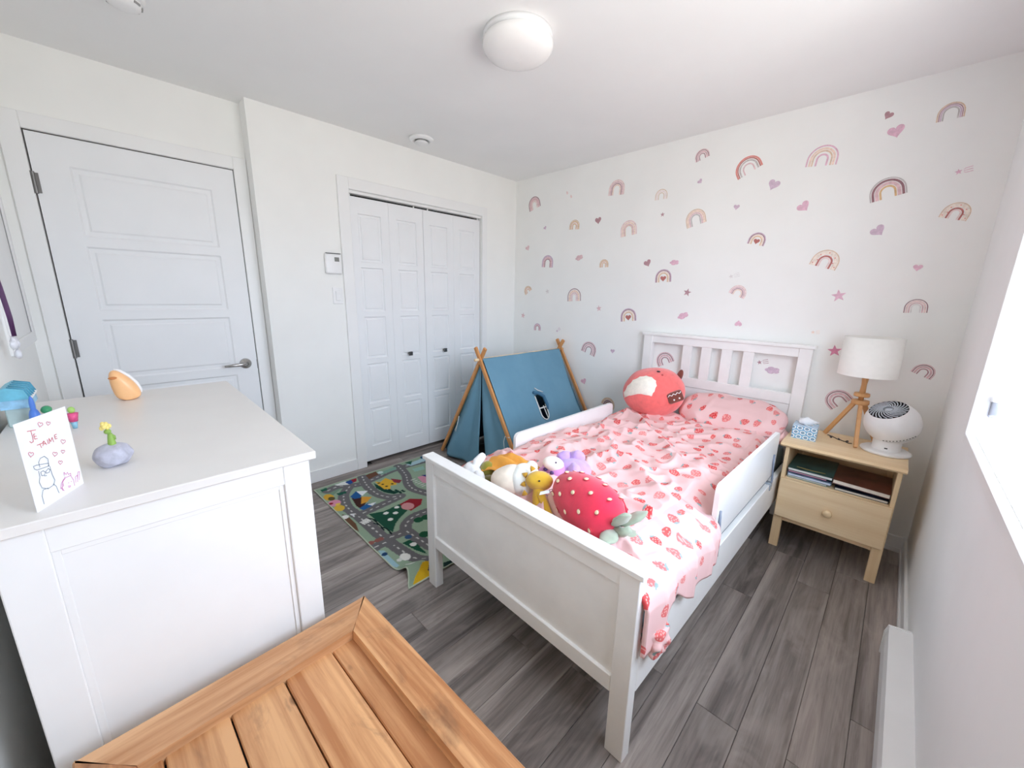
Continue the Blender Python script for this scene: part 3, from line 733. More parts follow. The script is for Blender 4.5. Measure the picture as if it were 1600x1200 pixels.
bm = new(); lathe(bm, [(0.009, 0), (0.009, 0.008), (0.019, 0.013), (0.02, 0.02), (0.014, 0.027), (0.0001, 0.029)], 24, Matrix.Translation((2.762, NY0-0.016, 0.302)) @ Matrix.Rotation(math.pi/2, 4, 'X')); obj('knob', bm, M['pine'], dr, True, shift=sn)

# books on the nightstand shelf
def book(label, x0, x1, y0, y1, z, th, cover, pages, tilt=0.0, rz=0.0):
    b_ = thing('book', label, 'book', ((x0+x1)/2, (y0+y1)/2, z), rz, 'picture books on the nightstand shelf')
    b_.rotation_euler = (0, tilt, rz); hx, hy_ = (x1-x0)/2, (y1-y0)/2; ct = 0.0018
    cm = plain('cover_%d_%d_%d' % cover, cover, 0.35, 0.25, 14.0); pm = plain('pages_%d_%d_%d' % pages, pages, 0.8, 0.03, 60)
    bm = new(); box(bm, -hx, hx, -hy_, hy_, 0, ct); box(bm, -hx, hx, -hy_, hy_, th-ct, th); box(bm, -hx, hx, hy_-ct, hy_, ct, th-ct); obj('cover', bm, cm, b_)
    bm = new(); box(bm, -hx+0.003, hx-0.003, -hy_+0.003, hy_-ct, ct, th-ct); obj('pages', bm, pm, b_)
    return b_
zb = 0.4225
book('thin white and teal picture book lying lowest on the left of the shelf', 2.560, 2.735, -0.425, -0.2, zb, 0.011, (110, 158, 166), (238, 236, 222), 0.0)
book('cream paged book lying lowest on the right of the shelf', 2.765, 2.970, -0.430, -0.2, zb, 0.014, (36, 46, 66), (240, 236, 222), 0.0)
book('pale blue picture book second from the shelf bottom on the left', 2.560, 2.750, -0.43, -0.19, zb+0.0115, 0.013, (150, 182, 214), (226, 234, 246), 0.0)
book('navy book leaning diagonally across the lower books on the shelf', 2.585, 2.955, -0.405, -0.21, zb+0.019, 0.008, (58, 62, 98), (214, 216, 226), 0.012)
book('thick brown and maroon book with cream pages lying on the right of the shelf', 2.752, 2.972, -0.432, -0.17, zb+0.030, 0.022, (120, 72, 58), (242, 236, 222), 0.03)
book('purple and pink picture book lying under the teal one on the shelf', 2.560, 2.73, -0.428, -0.18, zb+0.030, 0.012, (112, 84, 136), (226, 176, 196), 0.0)
bk = book('dark teal picture book lying topmost on the left of the shelf', 2.558, 2.752, -0.436, -0.16, zb+0.0425, 0.016, (52, 92, 90), (232, 232, 230), 0.0)
bm = new(); pts = [(-0.062+0.124*k/12, -0.098-0.008*math.sin(math.pi*k/12), 0.0168) for k in range(13)]; tube(bm, pts, 0.0042, 6); bmesh.ops.scale(bm, vec=(1, 1, 0.2), verts=bm.verts, space=Matrix.Translation((0, 0, -0.0162))); obj('cover_banana', bm, plain('ochre_print', (190, 168, 96), 0.5), bk)

# table lamp
LX, LY = 2.782, -0.18
t = thing('table_lamp', 'wooden tripod table lamp with white drum shade on the nightstand', 'lamp', (LX, LY, NH))
for (ex, ey) in ((2.660, -0.128), (2.806, -0.300), (2.872, -0.095)):
    bm = new(); beam(bm, (ex-LX, ey-LY, 0.006), ((ex-LX)*0.16, (ey-LY)*0.16, 0.222), 0.017, 0.02, up=(0, 0, 1), bev=0.002); obj('leg', bm, M['lampwood'], t)
bm = new(); lathe(bm, [(0.0001, 0.214), (0.036, 0.214), (0.038, 0.220), (0.036, 0.236), (0.0001, 0.236)], 28); obj('hub', bm, M['lampwood'], t, True)
bm = new(); lathe(bm, [(0.0001, 0.256), (0.032, 0.256), (0.034, 0.262), (0.032, 0.274), (0.0001, 0.274)], 28); obj('collar', bm, M['lampwood'], t, True)
bm = new(); lathe(bm, [(0.011, 0.236), (0.013, 0.28), (0.011, 0.32), (0.014, 0.35), (0.014, 0.37), (0.0001, 0.371)], 20); obj('stem', bm, M['lampwood'], t, True)
bm = new(); z0, z1, r = 0.371, 0.570, 0.121
lathe(bm, [(r, z0), (r-0.002, z1), (r-0.005, z1), (r-0.003, z0), (r, z0)], 48, cap=False); obj('shade', bm, plain('white_linen', (246, 244, 238), 0.85, 0.01, 40, 0.05), t, True)
bm = new()
for a in (0, 2.09, 4.19): tube(bm, [(0.012*math.cos(a), 0.012*math.sin(a), z0+0.02), (0.117*math.cos(a), 0.117*math.sin(a), z0+0.012)], 0.0015, 6)
obj('shade_spider', bm, M['steel'], t)
bm = new(); ellipsoid(bm, (0, 0, z0+0.05), (0.028, 0.028, 0.045), 16, 10); obj('bulb', bm, M['plastic'], t, True)
# lamp cord on the table top
bm = new(); pts = []
for k in range(60):
    a = k/59; pts.append((2.675+a*0.11+0.012*math.sin(a*19), -0.165-0.05*a+0.017*math.cos(a*23), NH+0.0025+0.0008*math.sin(a*31)))
tube(bm, pts, 0.0022, 6)
o = obj('lamp_cord', bm, M['dark'], None, True); tag(o, 'thin dark cord lying in loops between the lamp legs', 'cord')

# globe fan
FX, FY = 2.918, -0.243
t = thing('globe_fan', 'white globe shaped table fan with dark grille on the nightstand', 'fan', (FX, FY, NH))
bm = new(); lathe(bm, [(0.0001, 0), (0.094, 0), (0.099, 0.006), (0.098, 0.012), (0.09, 0.017), (0.06, 0.019), (0.0001, 0.019)], 48); obj('fan_base', bm, M['plastic'], t, True)
bm = new(); lathe(bm, [(0.060, 0.017), (0.056, 0.022), (0.055, 0.06), (0.058, 0.07)], 40, cap=False); obj('fan_neck', bm, M['plastic'], t, True)
bm = new(); box(bm, -0.006, 0.006, -0.0565, -0.054, 0.03, 0.036, bev=0.001); obj('indicator', bm, M['dark'], t)
nrm = Vector((-0.30, -0.42, 0.86)).normalized(); gR = 0.108; gc = Vector((0, 0, 0.158))
rot = nrm.to_track_quat('Z', 'Y').to_matrix().to_4x4()
GM = Matrix.Translation(gc) @ rot
cut = math.radians(43)
prof = [(gR*math.sin(a), gR*math.cos(a)) for a in np.linspace(cut, math.pi-0.35, 26)]
bm = new(); lathe(bm, prof + [(0.0001, prof[-1][1])], 56, GM, cap=False); hs = obj('fan_housing', bm, M['plastic'], t, True)
bm = new(); a0 = math.pi*0.66; seg = [(gR*1.002*math.sin(a), gR*1.002*math.cos(a)) for a in np.linspace(a0, a0+0.03, 3)]
lathe(bm, seg, 56, GM, cap=False); obj('seam_line', bm, M['steel'], hs, True)
rr = gR*math.sin(cut); zc = gR*math.cos(cut)
bm = new(); lathe(bm, [(rr, zc), (rr-0.004, zc-0.004), (rr*0.98, zc-0.02), (0.0001, zc-0.024)], 48, GM, cap=False); obj('fan_bowl', bm, M['black'], t, True)
grill = plain('slate_grille', (196, 202, 210), 0.4, 0.03)
for k in range(22):
    bm = new(); pts = []
    for q in np.linspace(0, 1, 6):
        r_ = 0.020+(rr-0.022)*q; a = k*2*math.pi/22+q*1.0; pts.append(GM @ Vector((r_*math.cos(a), r_*math.sin(a), zc+0.001+0.004*math.cos(q*1.5))))
    tube(bm, pts, 0.0027, 6); obj('grille_rib', bm, grill, t, True)
bm = new(); lathe(bm, [(0.0001, zc-0.006), (0.024, zc-0.006), (0.024, zc+0.001), (0.0001, zc+0.003)], 28, GM); obj('grille_hub', bm, grill, t, True)
bm = new(); bmesh.ops.create_circle  # blades below the grille
for k in range(5):
    bmb = new(); a = k*2*math.pi/5
    q = [GM @ Vector((0.02*math.cos(a+d)+0, 0.02*math.sin(a+d), zc-0.016)) for d in (0, 0.9)] + [GM @ Vector((rr*0.9*math.cos(a+d), rr*0.9*math.sin(a+d), zc-0.013)) for d in (0.95, 0.2)]
    v = vx(bmb, q); bmb.faces.new(v); bmesh.ops.solidify(bmb, geom=bmb.faces[:], thickness=0.0015); obj('fan_blade', bmb, M['dark'], t)
bm.free()
# logo-free air slots at the housing edge
for k in range(11):
    a = math.radians(-75+k*7); th_ = math.pi*0.62
    p = GM @ Vector((gR*1.0*math.sin(th_)*math.cos(a), gR*math.sin(th_)*math.sin(a), gR*math.cos(th_)))
    bm = new(); d = (p-gc).normalized(); v2 = (rot.to_3x3() @ Vector((-math.sin(a), math.cos(a), 0)))
    beam(bm, p-v2*0.003, p+v2*0.003, 0.003, 0.003, up=d); obj('air_slot', bm, M['dark'], hs)

# tissue box
t = thing('tissue_box', 'small tissue box with blue hexagon pattern on the nightstand', 'tissue box', (2.586, -0.29, NH), math.radians(3))
tb = NT('blue_hexagon_card'); co_ = tb.coord(); vo = tb.add('ShaderNodeTexVoronoi', feature='F1'); tb.link(tb.vmath('MULTIPLY', co_, (1, 1, 1.15)), vo.inputs['Vector']); vo.inputs['Scale'].default_value = 46; vo.inputs['Randomness'].default_value = 0.0
xyz = tb.add('ShaderNodeSeparateXYZ'); tb.link(co_, xyz.inputs[0])
rowv = tb.math('FLOOR', tb.math('MULTIPLY', xyz.outputs[2], 40)); hx_ = tb.math('ADD', tb.math('MULTIPLY', tb.math('ADD', xyz.outputs[0], xyz.outputs[1]), 32), tb.math('MULTIPLY', rowv, 0.5))
fx_ = tb.math('SUBTRACT', tb.math('FRACT', hx_), 0.5); fz_ = tb.math('SUBTRACT', tb.math('FRACT', tb.math('MULTIPLY', xyz.outputs[2], 40)), 0.5)
dd = tb.math('SQRT', tb.math('ADD', tb.math('POWER', fx_, 2.0), tb.math('POWER', tb.math('MULTIPLY', fz_, 0.95), 2.0)))
tb.link(tb.ramp(dd, [(0.26, srgb(126, 160, 188)), (0.30, srgb(240, 246, 250)), (0.40, srgb(244, 248, 250)), (0.46, srgb(120, 178, 214))]), tb.b.inputs['Base Color']); tb.b.inputs['Roughness'].default_value = 0.5
bm = new(); box(bm, -0.055, 0.055, -0.057, 0.057, 0, 0.072, bev=0.001); obj('carton', bm, tb.m, t)
bm = new(); prism(bm, [(0.034*math.cos(a), 0.02*math.sin(a)) for a in np.linspace(0, 2*math.pi, 20, endpoint=False)], 0.0718, 0.0726, lambda a, b, h: (a, b, h)); obj('slot_film', bm, plain('grey_card', (196, 206, 214), 0.5), t)
bm = new(); NUt = 18
rows = []
for j in range(8):
    row_ = []
    for i in range(NUt):
        a = 2*math.pi*i/NUt; r = (0.012, 0.018, 0.026, 0.03, 0.03, 0.025, 0.014, 0.004)[j]*(1+0.45*math.sin(3*a+j*0.6)+0.25*math.sin(7*a+j))
        row_.append(bm.verts.new((r*1.2*math.cos(a), r*0.7*math.sin(a), 0.071+0.006*j+0.006*math.sin(5*a+j))))
    rows.append(row_)
for A_, B_ in zip(rows, rows[1:]):
    for k in range(NUt): bm.faces.new((A_[k], A_[(k+1) % NUt], B_[(k+1) % NUt], B_[k]))
bm.faces.new(rows[-1]); obj('tissue', bm, plain('tissue_paper', (244, 246, 248), 0.9, 0.02), t, True)

# ================================================================== play tent
TX, YF, YBk, ZA, HB = 0.665, -1.03, -0.065, 0.905, 0.535
t = thing('play_tent', 'blue fabric play tent on crossed wooden poles in the corner', 'tent', (TX, (YF+YBk)/2, 0)); st = Vector(t.location)
def tl(x, y, z): return Vector((x, y, z))-st
ext = 1.085
for (yy, o_) in ((YF, -0.012), (YBk, 0.012)):
    for s in (-1, 1):
        a = tl(TX+s*HB, yy+s*o_*0.8, 0.0); top_ = tl(TX-s*HB*(ext-1), yy+s*o_*0.8, ZA*ext)
        bm = new(); beam(bm, a, top_, 0.03, 0.02, up=(0, 1, 0), bev=0.004); obj('pole', bm, M['beech'], t)
bm = new(); tube(bm, [tl(TX, YF-0.055, ZA-0.012), tl(TX, YBk+0.045, ZA-0.012)], 0.011, 12); obj('ridge_bar', bm, M['pine'], t, True)
cloth = NT('blue_tent_cloth'); cc = cloth.coord()
cloth.link(cloth.ramp(cloth.noise(cc, 3.0, 4), [(0.3, srgb(104, 145, 167)), (0.7, srgb(116, 157, 178))]), cloth.b.inputs['Base Color']); cloth.b.inputs['Roughness'].default_value = 0.95; cloth.b.inputs['Specular IOR Level'].default_value = 0.1
wv = cloth.noise(cc, 400.0, 2); cloth.bump(wv, 0.1, 0.0006)
y0r, y1r = YF+0.012, YBk-0.022
ns, nt_ = 40, 56
def roof_pt(side, s, q):
    """s down the slope 0..1, q along the ridge 0..1"""
    x = TX+side*(0.012+(HB-0.02)*s); z = ZA-0.004-(ZA-0.018)*s; y = y0r+(y1r-y0r)*q
    if q > 0.5: y -= (q-0.5)*2*0.05*math.sin(math.pi*s)
    sag = -0.016*math.sin(math.pi*s)*math.sin(math.pi*q)
    wr = 0.006*mnoise.noise(Vector((s*2.2+q*1.5, q*11, side*3)))*(0.3+s)+0.004*math.sin(q*26+s*5)*math.exp(-((q-0.5)/0.25)**2)*math.exp(-s*2.0)
    n = Vector((side*ZA, 0, HB)).normalized()
    return tl(x, y, z)+n*(sag+wr)
hs0, hs1, hq0, hq1 = 0.352, 0.565, 0.435, 0.535       # the little window in the roof
def in_hole(s, q):
    if not (hs0 < s < hs1 and hq0 < q < hq1): return False
    c = (hq0+hq1)/2; hw = (hq1-hq0)/2
    if s > hs1-0.05: return ((q-c)/hw)**2 + ((s-(hs1-0.05))/0.05)**2 < 1
    return True
for side in (1, -1):
    bm = new(); nS, nQ = 90, 110
    V = [[bm.verts.new(roof_pt(side, i/nS, j/nQ)) for j in range(nQ+1)] for i in range(nS+1)]
    for i in range(nS):
        for j in range(nQ):
            if side == 1 and in_hole((i+.5)/nS, (j+.5)/nQ): continue
            bm.faces.new((V[i][j], V[i+1][j], V[i+1][j+1], V[i][j+1]))
    bmesh.ops.recalc_face_normals(bm, faces=bm.faces[:])
    rf = obj('roof_cloth', bm, cloth.m, t, True)
    md = rf.modifiers.new('thickness', 'SOLIDIFY'); md.thickness = 0.0015
    if side == 1: roofR = rf
tape = plain('white_binding', (228, 230, 226), 0.8)
def rp(s, q, h=0.004): return roof_pt(1, s, q)+Vector((ZA, 0, HB)).normalized()*h
c = (hq0+hq1)/2; hw = (hq1-hq0)/2
loop = [rp(hs0+0.01, hq0), rp(hs1-0.05, hq0)] + [rp(hs1-0.05+0.05*math.sin(a), c-hw*math.cos(a)) for a in np.linspace(0.2, math.pi-0.2, 9)] + [rp(hs1-0.05, hq1), rp(hs0+0.09, hq1)]
bm = new(); tube(bm, loop, 0.0048, 6); obj('window_binding', bm, tape, roofR, True)
bm = new(); tube(bm, [rp(hs0+0.10, c+0.012), rp(hs1-0.002, c+0.022)], 0.004, 6); obj('window_bar', bm, tape, roofR, True)
bm = new(); tube(bm, [rp(hs0+0.115, hq0), rp(hs0+0.115, hq1)], 0.006, 6); obj('window_bar', bm, tape, roofR, True)
bm = new(); tube(bm, [rp(hs0-0.02, hq0-0.012, 0.012), rp(hs0+0.0, c, 0.016), rp(hs0+0.03, hq1-0.004, 0.016), rp(hs0+0.10, hq1+0.012, 0.013), rp(hs0+0.14, hq1+0.004, 0.008)], [0.012, 0.014, 0.015, 0.014, 0.006], 10); obj('rolled_flap', bm, plain('blue_cloth_roll', (66, 112, 142), 0.9, 0.06), roofR, True)
bm = new(); tube(bm, [rp(hs0-0.055, c-0.02, 0.004), rp(hs0-0.03, c+0.0, 0.014), rp(hs0-0.01, c+0.022, 0.03), rp(hs0-0.005, c+0.06, 0.014)], 0.0035, 6); obj('window_tie', bm, tape, roofR, True)
# front flaps
def flap(name, edge, inner_b, seed):
    bm = new(); n1, n2 = 26, 40; G = []
    for j in range(n2+1):
        w = j/n2                                  # 0 top, 1 hem
        z = (ZA-0.06)*(1-w)+0.02
        xe = TX+edge*(HB*(1-z/ZA)-0.012)
        xi = TX+(inner_b*smoothstep(0.42, 1.0, w) if inner_b else 0) + (0.004 if edge > 0 else -0.004)
        row_ = []
        for i in range(n1+1):
            a = i/n1; x_ = xe+(xi-xe)*a
            fold = 0.022*math.sin(a*math.pi*3.2+seed+w)*w + 0.012*mnoise.noise(Vector((a*5+seed, w*3, 1)))*w
            hem = (0.05*math.sin(math.pi*a)*w**3 if edge < 0 else 0.0)
            row_.append(bm.verts.new(tl(x_, YF+0.016+fold-hem*0.5-0.03*w*math.sin(a*math.pi), max(z-0.012*math.sin(a*9+seed)*w*0.5, 0.004))))
        G.append(row_)
    for j in range(n2):
        for i in range(n1): bm.faces.new((G[j][i], G[j][i+1], G[j+1][i+1], G[j+1][i]))
    o = obj(name, bm, cloth.m, t, True); md = o.modifiers.new('thickness', 'SOLIDIFY'); md.thickness = 0.0015
    return o
flap('door_flap', -1, -0.012, 0.5); flap('door_flap', 1, 0.036, 2.1)
# back cloth
bm = new(); v = vx(bm, [tl(TX-HB+0.03, YBk-0.03, 0.03), tl(TX+HB-0.03, YBk-0.03, 0.03), tl(TX, YBk-0.03, ZA-0.03)]); bm.faces.new(v); o = obj('back_cloth', bm, cloth.m, t)
md = o.modifiers.new('thickness', 'SOLIDIFY'); md.thickness = 0.0015
# ties
def tie(pts, r=0.003):
    bm = new(); tube(bm, [tl(*p) for p in pts], r, 6); obj('tie_cord', bm, tape, t, True)
p0 = on(717, 650, 'y', YF-0.03); p1 = on(714, 665, 'y', YF-0.035); p2 = on(712, 674, 'y', YF-0.03)
tie([p0, p0*0.5+p1*0.5+Vector((0.006, -0.004, 0)), p1, p2]); tie([p1, p2+Vector((-0.012, 0, 0.008))])
p0 = on(789, 682, 'y', YF-0.016); tie([p0, on(796, 684, 'y', YF-0.016)], 0.004); tie([p0, on(787, 690, 'y', YF-0.024), on(788, 702, 'y', YF-0.02)], 0.0025)
# cushion inside the tent, glimpsed through the roof window
bm = new(); ellipsoid(bm, (0, 0, 0.17), (0.17, 0.2, 0.17), 24, 14, wob=0.15, seed=5)
o = obj('floor_cushion', bm, plain('dark_pink_plush', (196, 62, 104), 0.9, 0.08), None, True); o.location = (0.64, -0.47, 0.0); tag(o, 'dark pink cushion inside the tent seen through its window', 'cushion')

# ================================================================== play rug
RX0, RX1, RY0, RY1 = 0.13, 1.425, -2.112, -1.165
t = thing('play_rug', 'children play rug printed with roads and fields under the bed foot', 'rug', ((RX0+RX1)/2, (RY0+RY1)/2, 0)); sr = Vector(t.location)
nx_, ny_ = 300, 220
gx = np.linspace(RX0, RX1, nx_+1); gy = np.linspace(RY0, RY1, ny_+1); XX, YY = np.meshgrid(gx, gy)
ZZ = 0.006 + 0.034*np.exp(-((XX-1.325)/0.035)**2)*np.exp(-((YY-RY0)/0.16)**2) + 0.0012*np.sin(XX*19+YY*7)
YYw = YY + 0.03*np.exp(-((XX-1.325)/0.05)**2)*np.exp(-((YY-RY0)/0.2)**2) - 0.02*np.clip((XX-1.37)/0.06, 0, 1)*np.exp(-((YY-RY0)/0.15)**2)
def zp(x, y): p = on(480+x/5, 690+y/5, 'z', 0.006); return (p.x, p.y)
def rgb(r, g, b): return np.array(srgb(r, g, b)[:3])
COLR = np.ones(XX.shape+(3,))*rgb(150, 172, 148)
def paint(mask, c): COLR[mask] = rgb(*c)
def pdist(pts):
    d = np.full(XX.shape, 9.0); s = np.zeros(XX.shape); acc = 0.0
    for (x0, y0), (x1, y1) in zip(pts, pts[1:]):
        L = math.hypot(x1-x0, y1-y0); tt = np.clip(((XX-x0)*(x1-x0)+(YY-y0)*(y1-y0))/(L*L+1e-12), 0, 1)
        dd_ = np.hypot(XX-(x0+tt*(x1-x0)), YY-(y0+tt*(y1-y0))); k = dd_ < d
        s[k] = (acc+tt*L)[k]; d = np.minimum(d, dd_); acc += L
    return d, s
def poly(zpts, c):
    p = [zp(*q) for q in zpts]; ins_ = np.zeros(XX.shape, bool); n = len(p)
    for i in range(n):
        (x0, y0), (x1, y1) = p[i], p[(i+1) % n]
        if y0 == y1: continue
        cr = ((YY < y0) != (YY < y1)) & (XX < (x1-x0)*(YY-y0)/(y1-y0)+x0); ins_ ^= cr
    paint(ins_, c)
def blob(x, y, r, c, ry=None): cx_, cy_ = zp(x, y); paint(((XX-cx_)/r)**2+((YY-cy_)/(ry or r))**2 < 1, c)
def curve(pts, n=8):
    P_ = [Vector(zp(*q)+(0,)) for q in pts]; P_ = [P_[0]]+P_+[P_[-1]]; out = []
    for i in range(1, len(P_)-2):
        for k in range(n):
            u = k/n; a, b, c2, d = P_[i-1], P_[i], P_[i+1], P_[i+2]
            q = 0.5*((2*b)+(c2-a)*u+(2*a-5*b+4*c2-d)*u*u+(3*b-a-3*c2+d)*u**3); out.append((q.x, q.y))
    out.append((P_[-2].x, P_[-2].y)); return out
poly([(100, 400), (200, 360), (300, 340), (200, 420)], (120, 150, 128))
for pts in ([(160, 385), (250, 350), (400, 335), (520, 290), (640, 235), (760, 195), (930, 150)],
            [(330, 350), (285, 420), (310, 510), (400, 580), (480, 650), (560, 720), (650, 790), (750, 860), (850, 915), (960, 945)],
            [(430, 275), (470, 345), (540, 405), (640, 432), (730, 425), (640, 468), (540, 512), (430, 560)],
            [(710, 190), (770, 260), (790, 330), (840, 375), (960, 410)],
            [(650, 745), (760, 700), (775, 640), (840, 580), (960, 535)], [(780, 700), (860, 755), (960, 815)], [(530, 825), (600, 790), (650, 785)]):
    d, s = pdist(curve(pts)); paint(d < 0.036, (112, 110, 112)); paint((d < 0.0045) & ((s % 0.045) < 0.022), (206, 204, 200))
poly([(480, 565), (600, 545), (720, 490), (790, 530), (720, 600), (690, 640), (670, 705), (600, 672), (540, 620)], (36, 84, 66))
for q in ((480, 600), (520, 640), (580, 670)): 
    d, s = pdist(curve([q, (q[0]+40, q[1]+10), (q[0]+80, q[1]+50)])); paint(d < 0.005, (22, 40, 40))
poly([(720, 492), (800, 448), (900, 448), (890, 490), (810, 540), (760, 520)], (150, 40, 50)); blob(785, 505, 0.045, (214, 150, 152), 0.04)
for q in ((700, 514), (615, 560), (690, 558), (650, 608), (830, 805)): blob(*q, 0.016, (236, 238, 232))
poly([(520, 325), (570, 350), (650, 385), (740, 385), (680, 410), (600, 395), (540, 365)], (30, 70, 58))
poly([(530, 312), (570, 318), (610, 285), (650, 300), (690, 310), (700, 335), (650, 345), (650, 370), (600, 372), (560, 345)], (226, 178, 60)); poly([(650, 290), (740, 300), (720, 325), (680, 320)], (142, 58, 70))
for q in ((590, 335), (620, 350), (560, 325), (665, 330)): blob(*q, 0.010, (70, 60, 40))
for k in range(10): blob(640+k*13, 375+(k*7) % 25, 0.011, (24, 60, 52))
poly([(345, 440), (370, 430), (480, 440), (430, 530), (385, 505)], (70, 44, 40)); poly([(335, 432), (380, 388), (430, 405), (415, 440), (370, 450)], (40, 92, 150)); poly([(385, 388), (475, 384), (430, 425)], (234, 238, 240))
poly([(425, 432), (505, 432), (470, 470), (420, 490)], (222, 160, 62)); poly([(405, 522), (470, 482), (540, 480), (500, 505), (440, 535)], (44, 100, 160)); poly([(470, 490), (540, 470), (510, 500)], (234, 238, 240))
blob(170, 435, 0.05, (214, 168, 60), 0.03); blob(190, 445, 0.03, (90, 80, 50), 0.02); blob(212, 480, 0.045, (224, 150, 176), 0.04); blob(252, 520, 0.042, (222, 182, 70), 0.03); blob(185, 485, 0.014, (150, 40, 50)); blob(240, 490, 0.016, (236, 200, 90))
poly([(270, 565), (330, 590), (380, 640), (405, 705), (360, 680), (300, 620)], (108, 78, 58)); blob(295, 590, 0.022, (236, 236, 232)); poly([(330, 565), (370, 560), (370, 590)], (228, 232, 232))
poly([(210, 340), (300, 310), (330, 335), (240, 345)], (228, 232, 228)); poly([(295, 318), (350, 295), (370, 315), (330, 335)], (40, 76, 140)); poly([(340, 300), (385, 285), (385, 310), (360, 320)], (150, 44, 56))
poly([(455, 262), (535, 233), (558, 255), (485, 293)], (110, 76, 60)); poly([(560, 240), (690, 195), (700, 215), (580, 260)], (128, 166, 150)); blob(572, 240, 0.022, (200, 222, 216))
poly([(770, 180), (930, 120), (960, 140), (810, 190)], (176, 206, 214)); poly([(760, 165), (820, 150), (810, 180)], (40, 92, 74)); poly([(820, 215), (905, 190), (920, 215), (840, 235)], (150, 190, 176)); poly([(880, 120), (930, 105), (935, 130), (890, 135)], (40, 84, 120))
poly([(100, 380), (150, 362), (160, 378), (115, 395)], (40, 96, 76)); poly([(225, 405), (300, 385), (310, 400), (250, 420)], (40, 90, 74))
for k in range(4): d, s = pdist([zp(420+k*14, 628-k*8), zp(450+k*14, 645-k*8)]); paint(d < 0.006, (232, 232, 228))
for k in range(6): d, s = pdist([zp(810+k*18, 300+k*10), zp(840+k*18, 290+k*10)]); paint(d < 0.004, (220, 220, 214))
poly([(860, 275), (940, 260), (960, 330), (900, 320)], (216, 150, 170)); poly([(890, 262), (940, 255), (945, 280)], (60, 60, 120))
poly([(555, 850), (600, 850), (650, 905), (720, 970), (690, 990), (600, 920)], (160, 196, 206)); blob(605, 880, 0.016, (40, 70, 110)); blob(765, 900, 0.032, (236, 236, 230), 0.026); blob(720, 925, 0.014, (222, 226, 220)); poly([(760, 965), (830, 960), (800, 990)], (228, 230, 226))
poly([(745, 795), (800, 768), (860, 800), (940, 880), (840, 845)], (34, 86, 66)); blob(828, 803, 0.018, (236, 238, 232)); blob(870, 610, 0.03, (34, 86, 60)); blob(930, 590, 0.03, (34, 86, 60)); blob(915, 725, 0.03, (34, 86, 60)); blob(790, 745, 0.02, (60, 90, 130))
poly([(870, 985), (1000, 930), (1010, 1010), (950, 1060), (850, 1120), (835, 1060)], (220, 178, 40)); poly([(930, 985), (965, 970), (965, 1005), (935, 1015)], (60, 50, 60))
poly([(1060, 950), (1200, 900), (1200, 960), (1080, 1000)], (24, 50, 48))
for q in ((500, 790), (550, 770), (575, 760)): blob(*q, 0.018, (150, 96, 88))
em = np.minimum(np.minimum(XX-RX0, RX1-XX), np.minimum(YY-RY0, RY1-YY)) < 0.007; COLR[em] = rgb(196, 206, 184)
me = bpy.data.meshes.new('rug_pile')
cov = np.stack([XX-sr.x, YYw-sr.y, ZZ], -1).reshape(-1, 3); nxx = nx_+1
fc = [(j*nxx+i, j*nxx+i+1, (j+1)*nxx+i+1, (j+1)*nxx+i) for j in range(ny_) for i in range(nx_)]
me.from_pydata(cov.tolist(), [], fc); ca = me.color_attributes.new('print', 'FLOAT_COLOR', 'POINT')
ca.data.foreach_set('color', np.concatenate([COLR.reshape(-1, 3), np.ones((cov.shape[0], 1))], 1).astype(np.float32).ravel())
rt_ = NT('rug_print'); at = rt_.add('ShaderNodeAttribute', attribute_name='print'); nzr = rt_.noise(rt_.coord(), 260.0, 2)
rt_.link(rt_.mix(0.25, at.outputs[0], rt_.mix(nzr, (0, 0, 0, 1), at.outputs[0])), rt_.b.inputs['Base Color']); rt_.b.inputs['Roughness'].default_value = 0.95; rt_.b.inputs['Specular IOR Level'].default_value = 0.1; rt_.bump(nzr, 0.25, 0.001)
me.materials.append(rt_.m); me.polygons.foreach_set('use_smooth', [True]*len(me.polygons))
o = bpy.data.objects.new('rug_pile', me); COL.objects.link(o); o.parent = t
md = o.modifiers.new('thickness', 'SOLIDIFY'); md.thickness = 0.004; md.offset = -1

# ================================================================== things on the dresser
TZ = DH
# greeting card
t = thing('greeting_card', 'white folded card with a child drawing standing on the dresser', 'card', (1.791, -3.077, TZ)); bl = Vector((1.791, -3.077, TZ)); br = Vector((1.684, -3.022, TZ))
ex = (br-bl).normalized(); en = ex.cross(Vector((0, 0, 1))).normalized()
if en.dot(CAM-bl) < 0: en = -en
cwid, chei = 0.121, 0.171
bm = new(); prism(bm, [(0, 0), (cwid, 0), (cwid, chei), (0, chei)], 0, 0.0006, lambda a, b, h: ex*a+Vector((0, 0, b))-en*h); obj('front_leaf', bm, plain('white_card', (240, 241, 246), 0.7, 0.01), t)
bm = new(); e2 = (-ex*0.95-en*0.31).normalized(); prism(bm, [(0, 0), (cwid*0.45, 0), (cwid*0.45, chei*0.9), (0, chei*0.9)], 0, 0.0006, lambda a, b, h: ex*cwid+e2*a+Vector((0, 0, b))-en*(0.0006+h)); obj('back_leaf', bm, MATS['white_card'], t)
def cpt(x, y):
    """photo-crop pixel (4x crop at 0,550) to card plane coordinates"""
    v = ray(x/4, 550+y/4); k = (bl-CAM).dot(en)/v.dot(en); p = CAM+v*k; return ((p-bl).dot(ex), p.z-TZ)
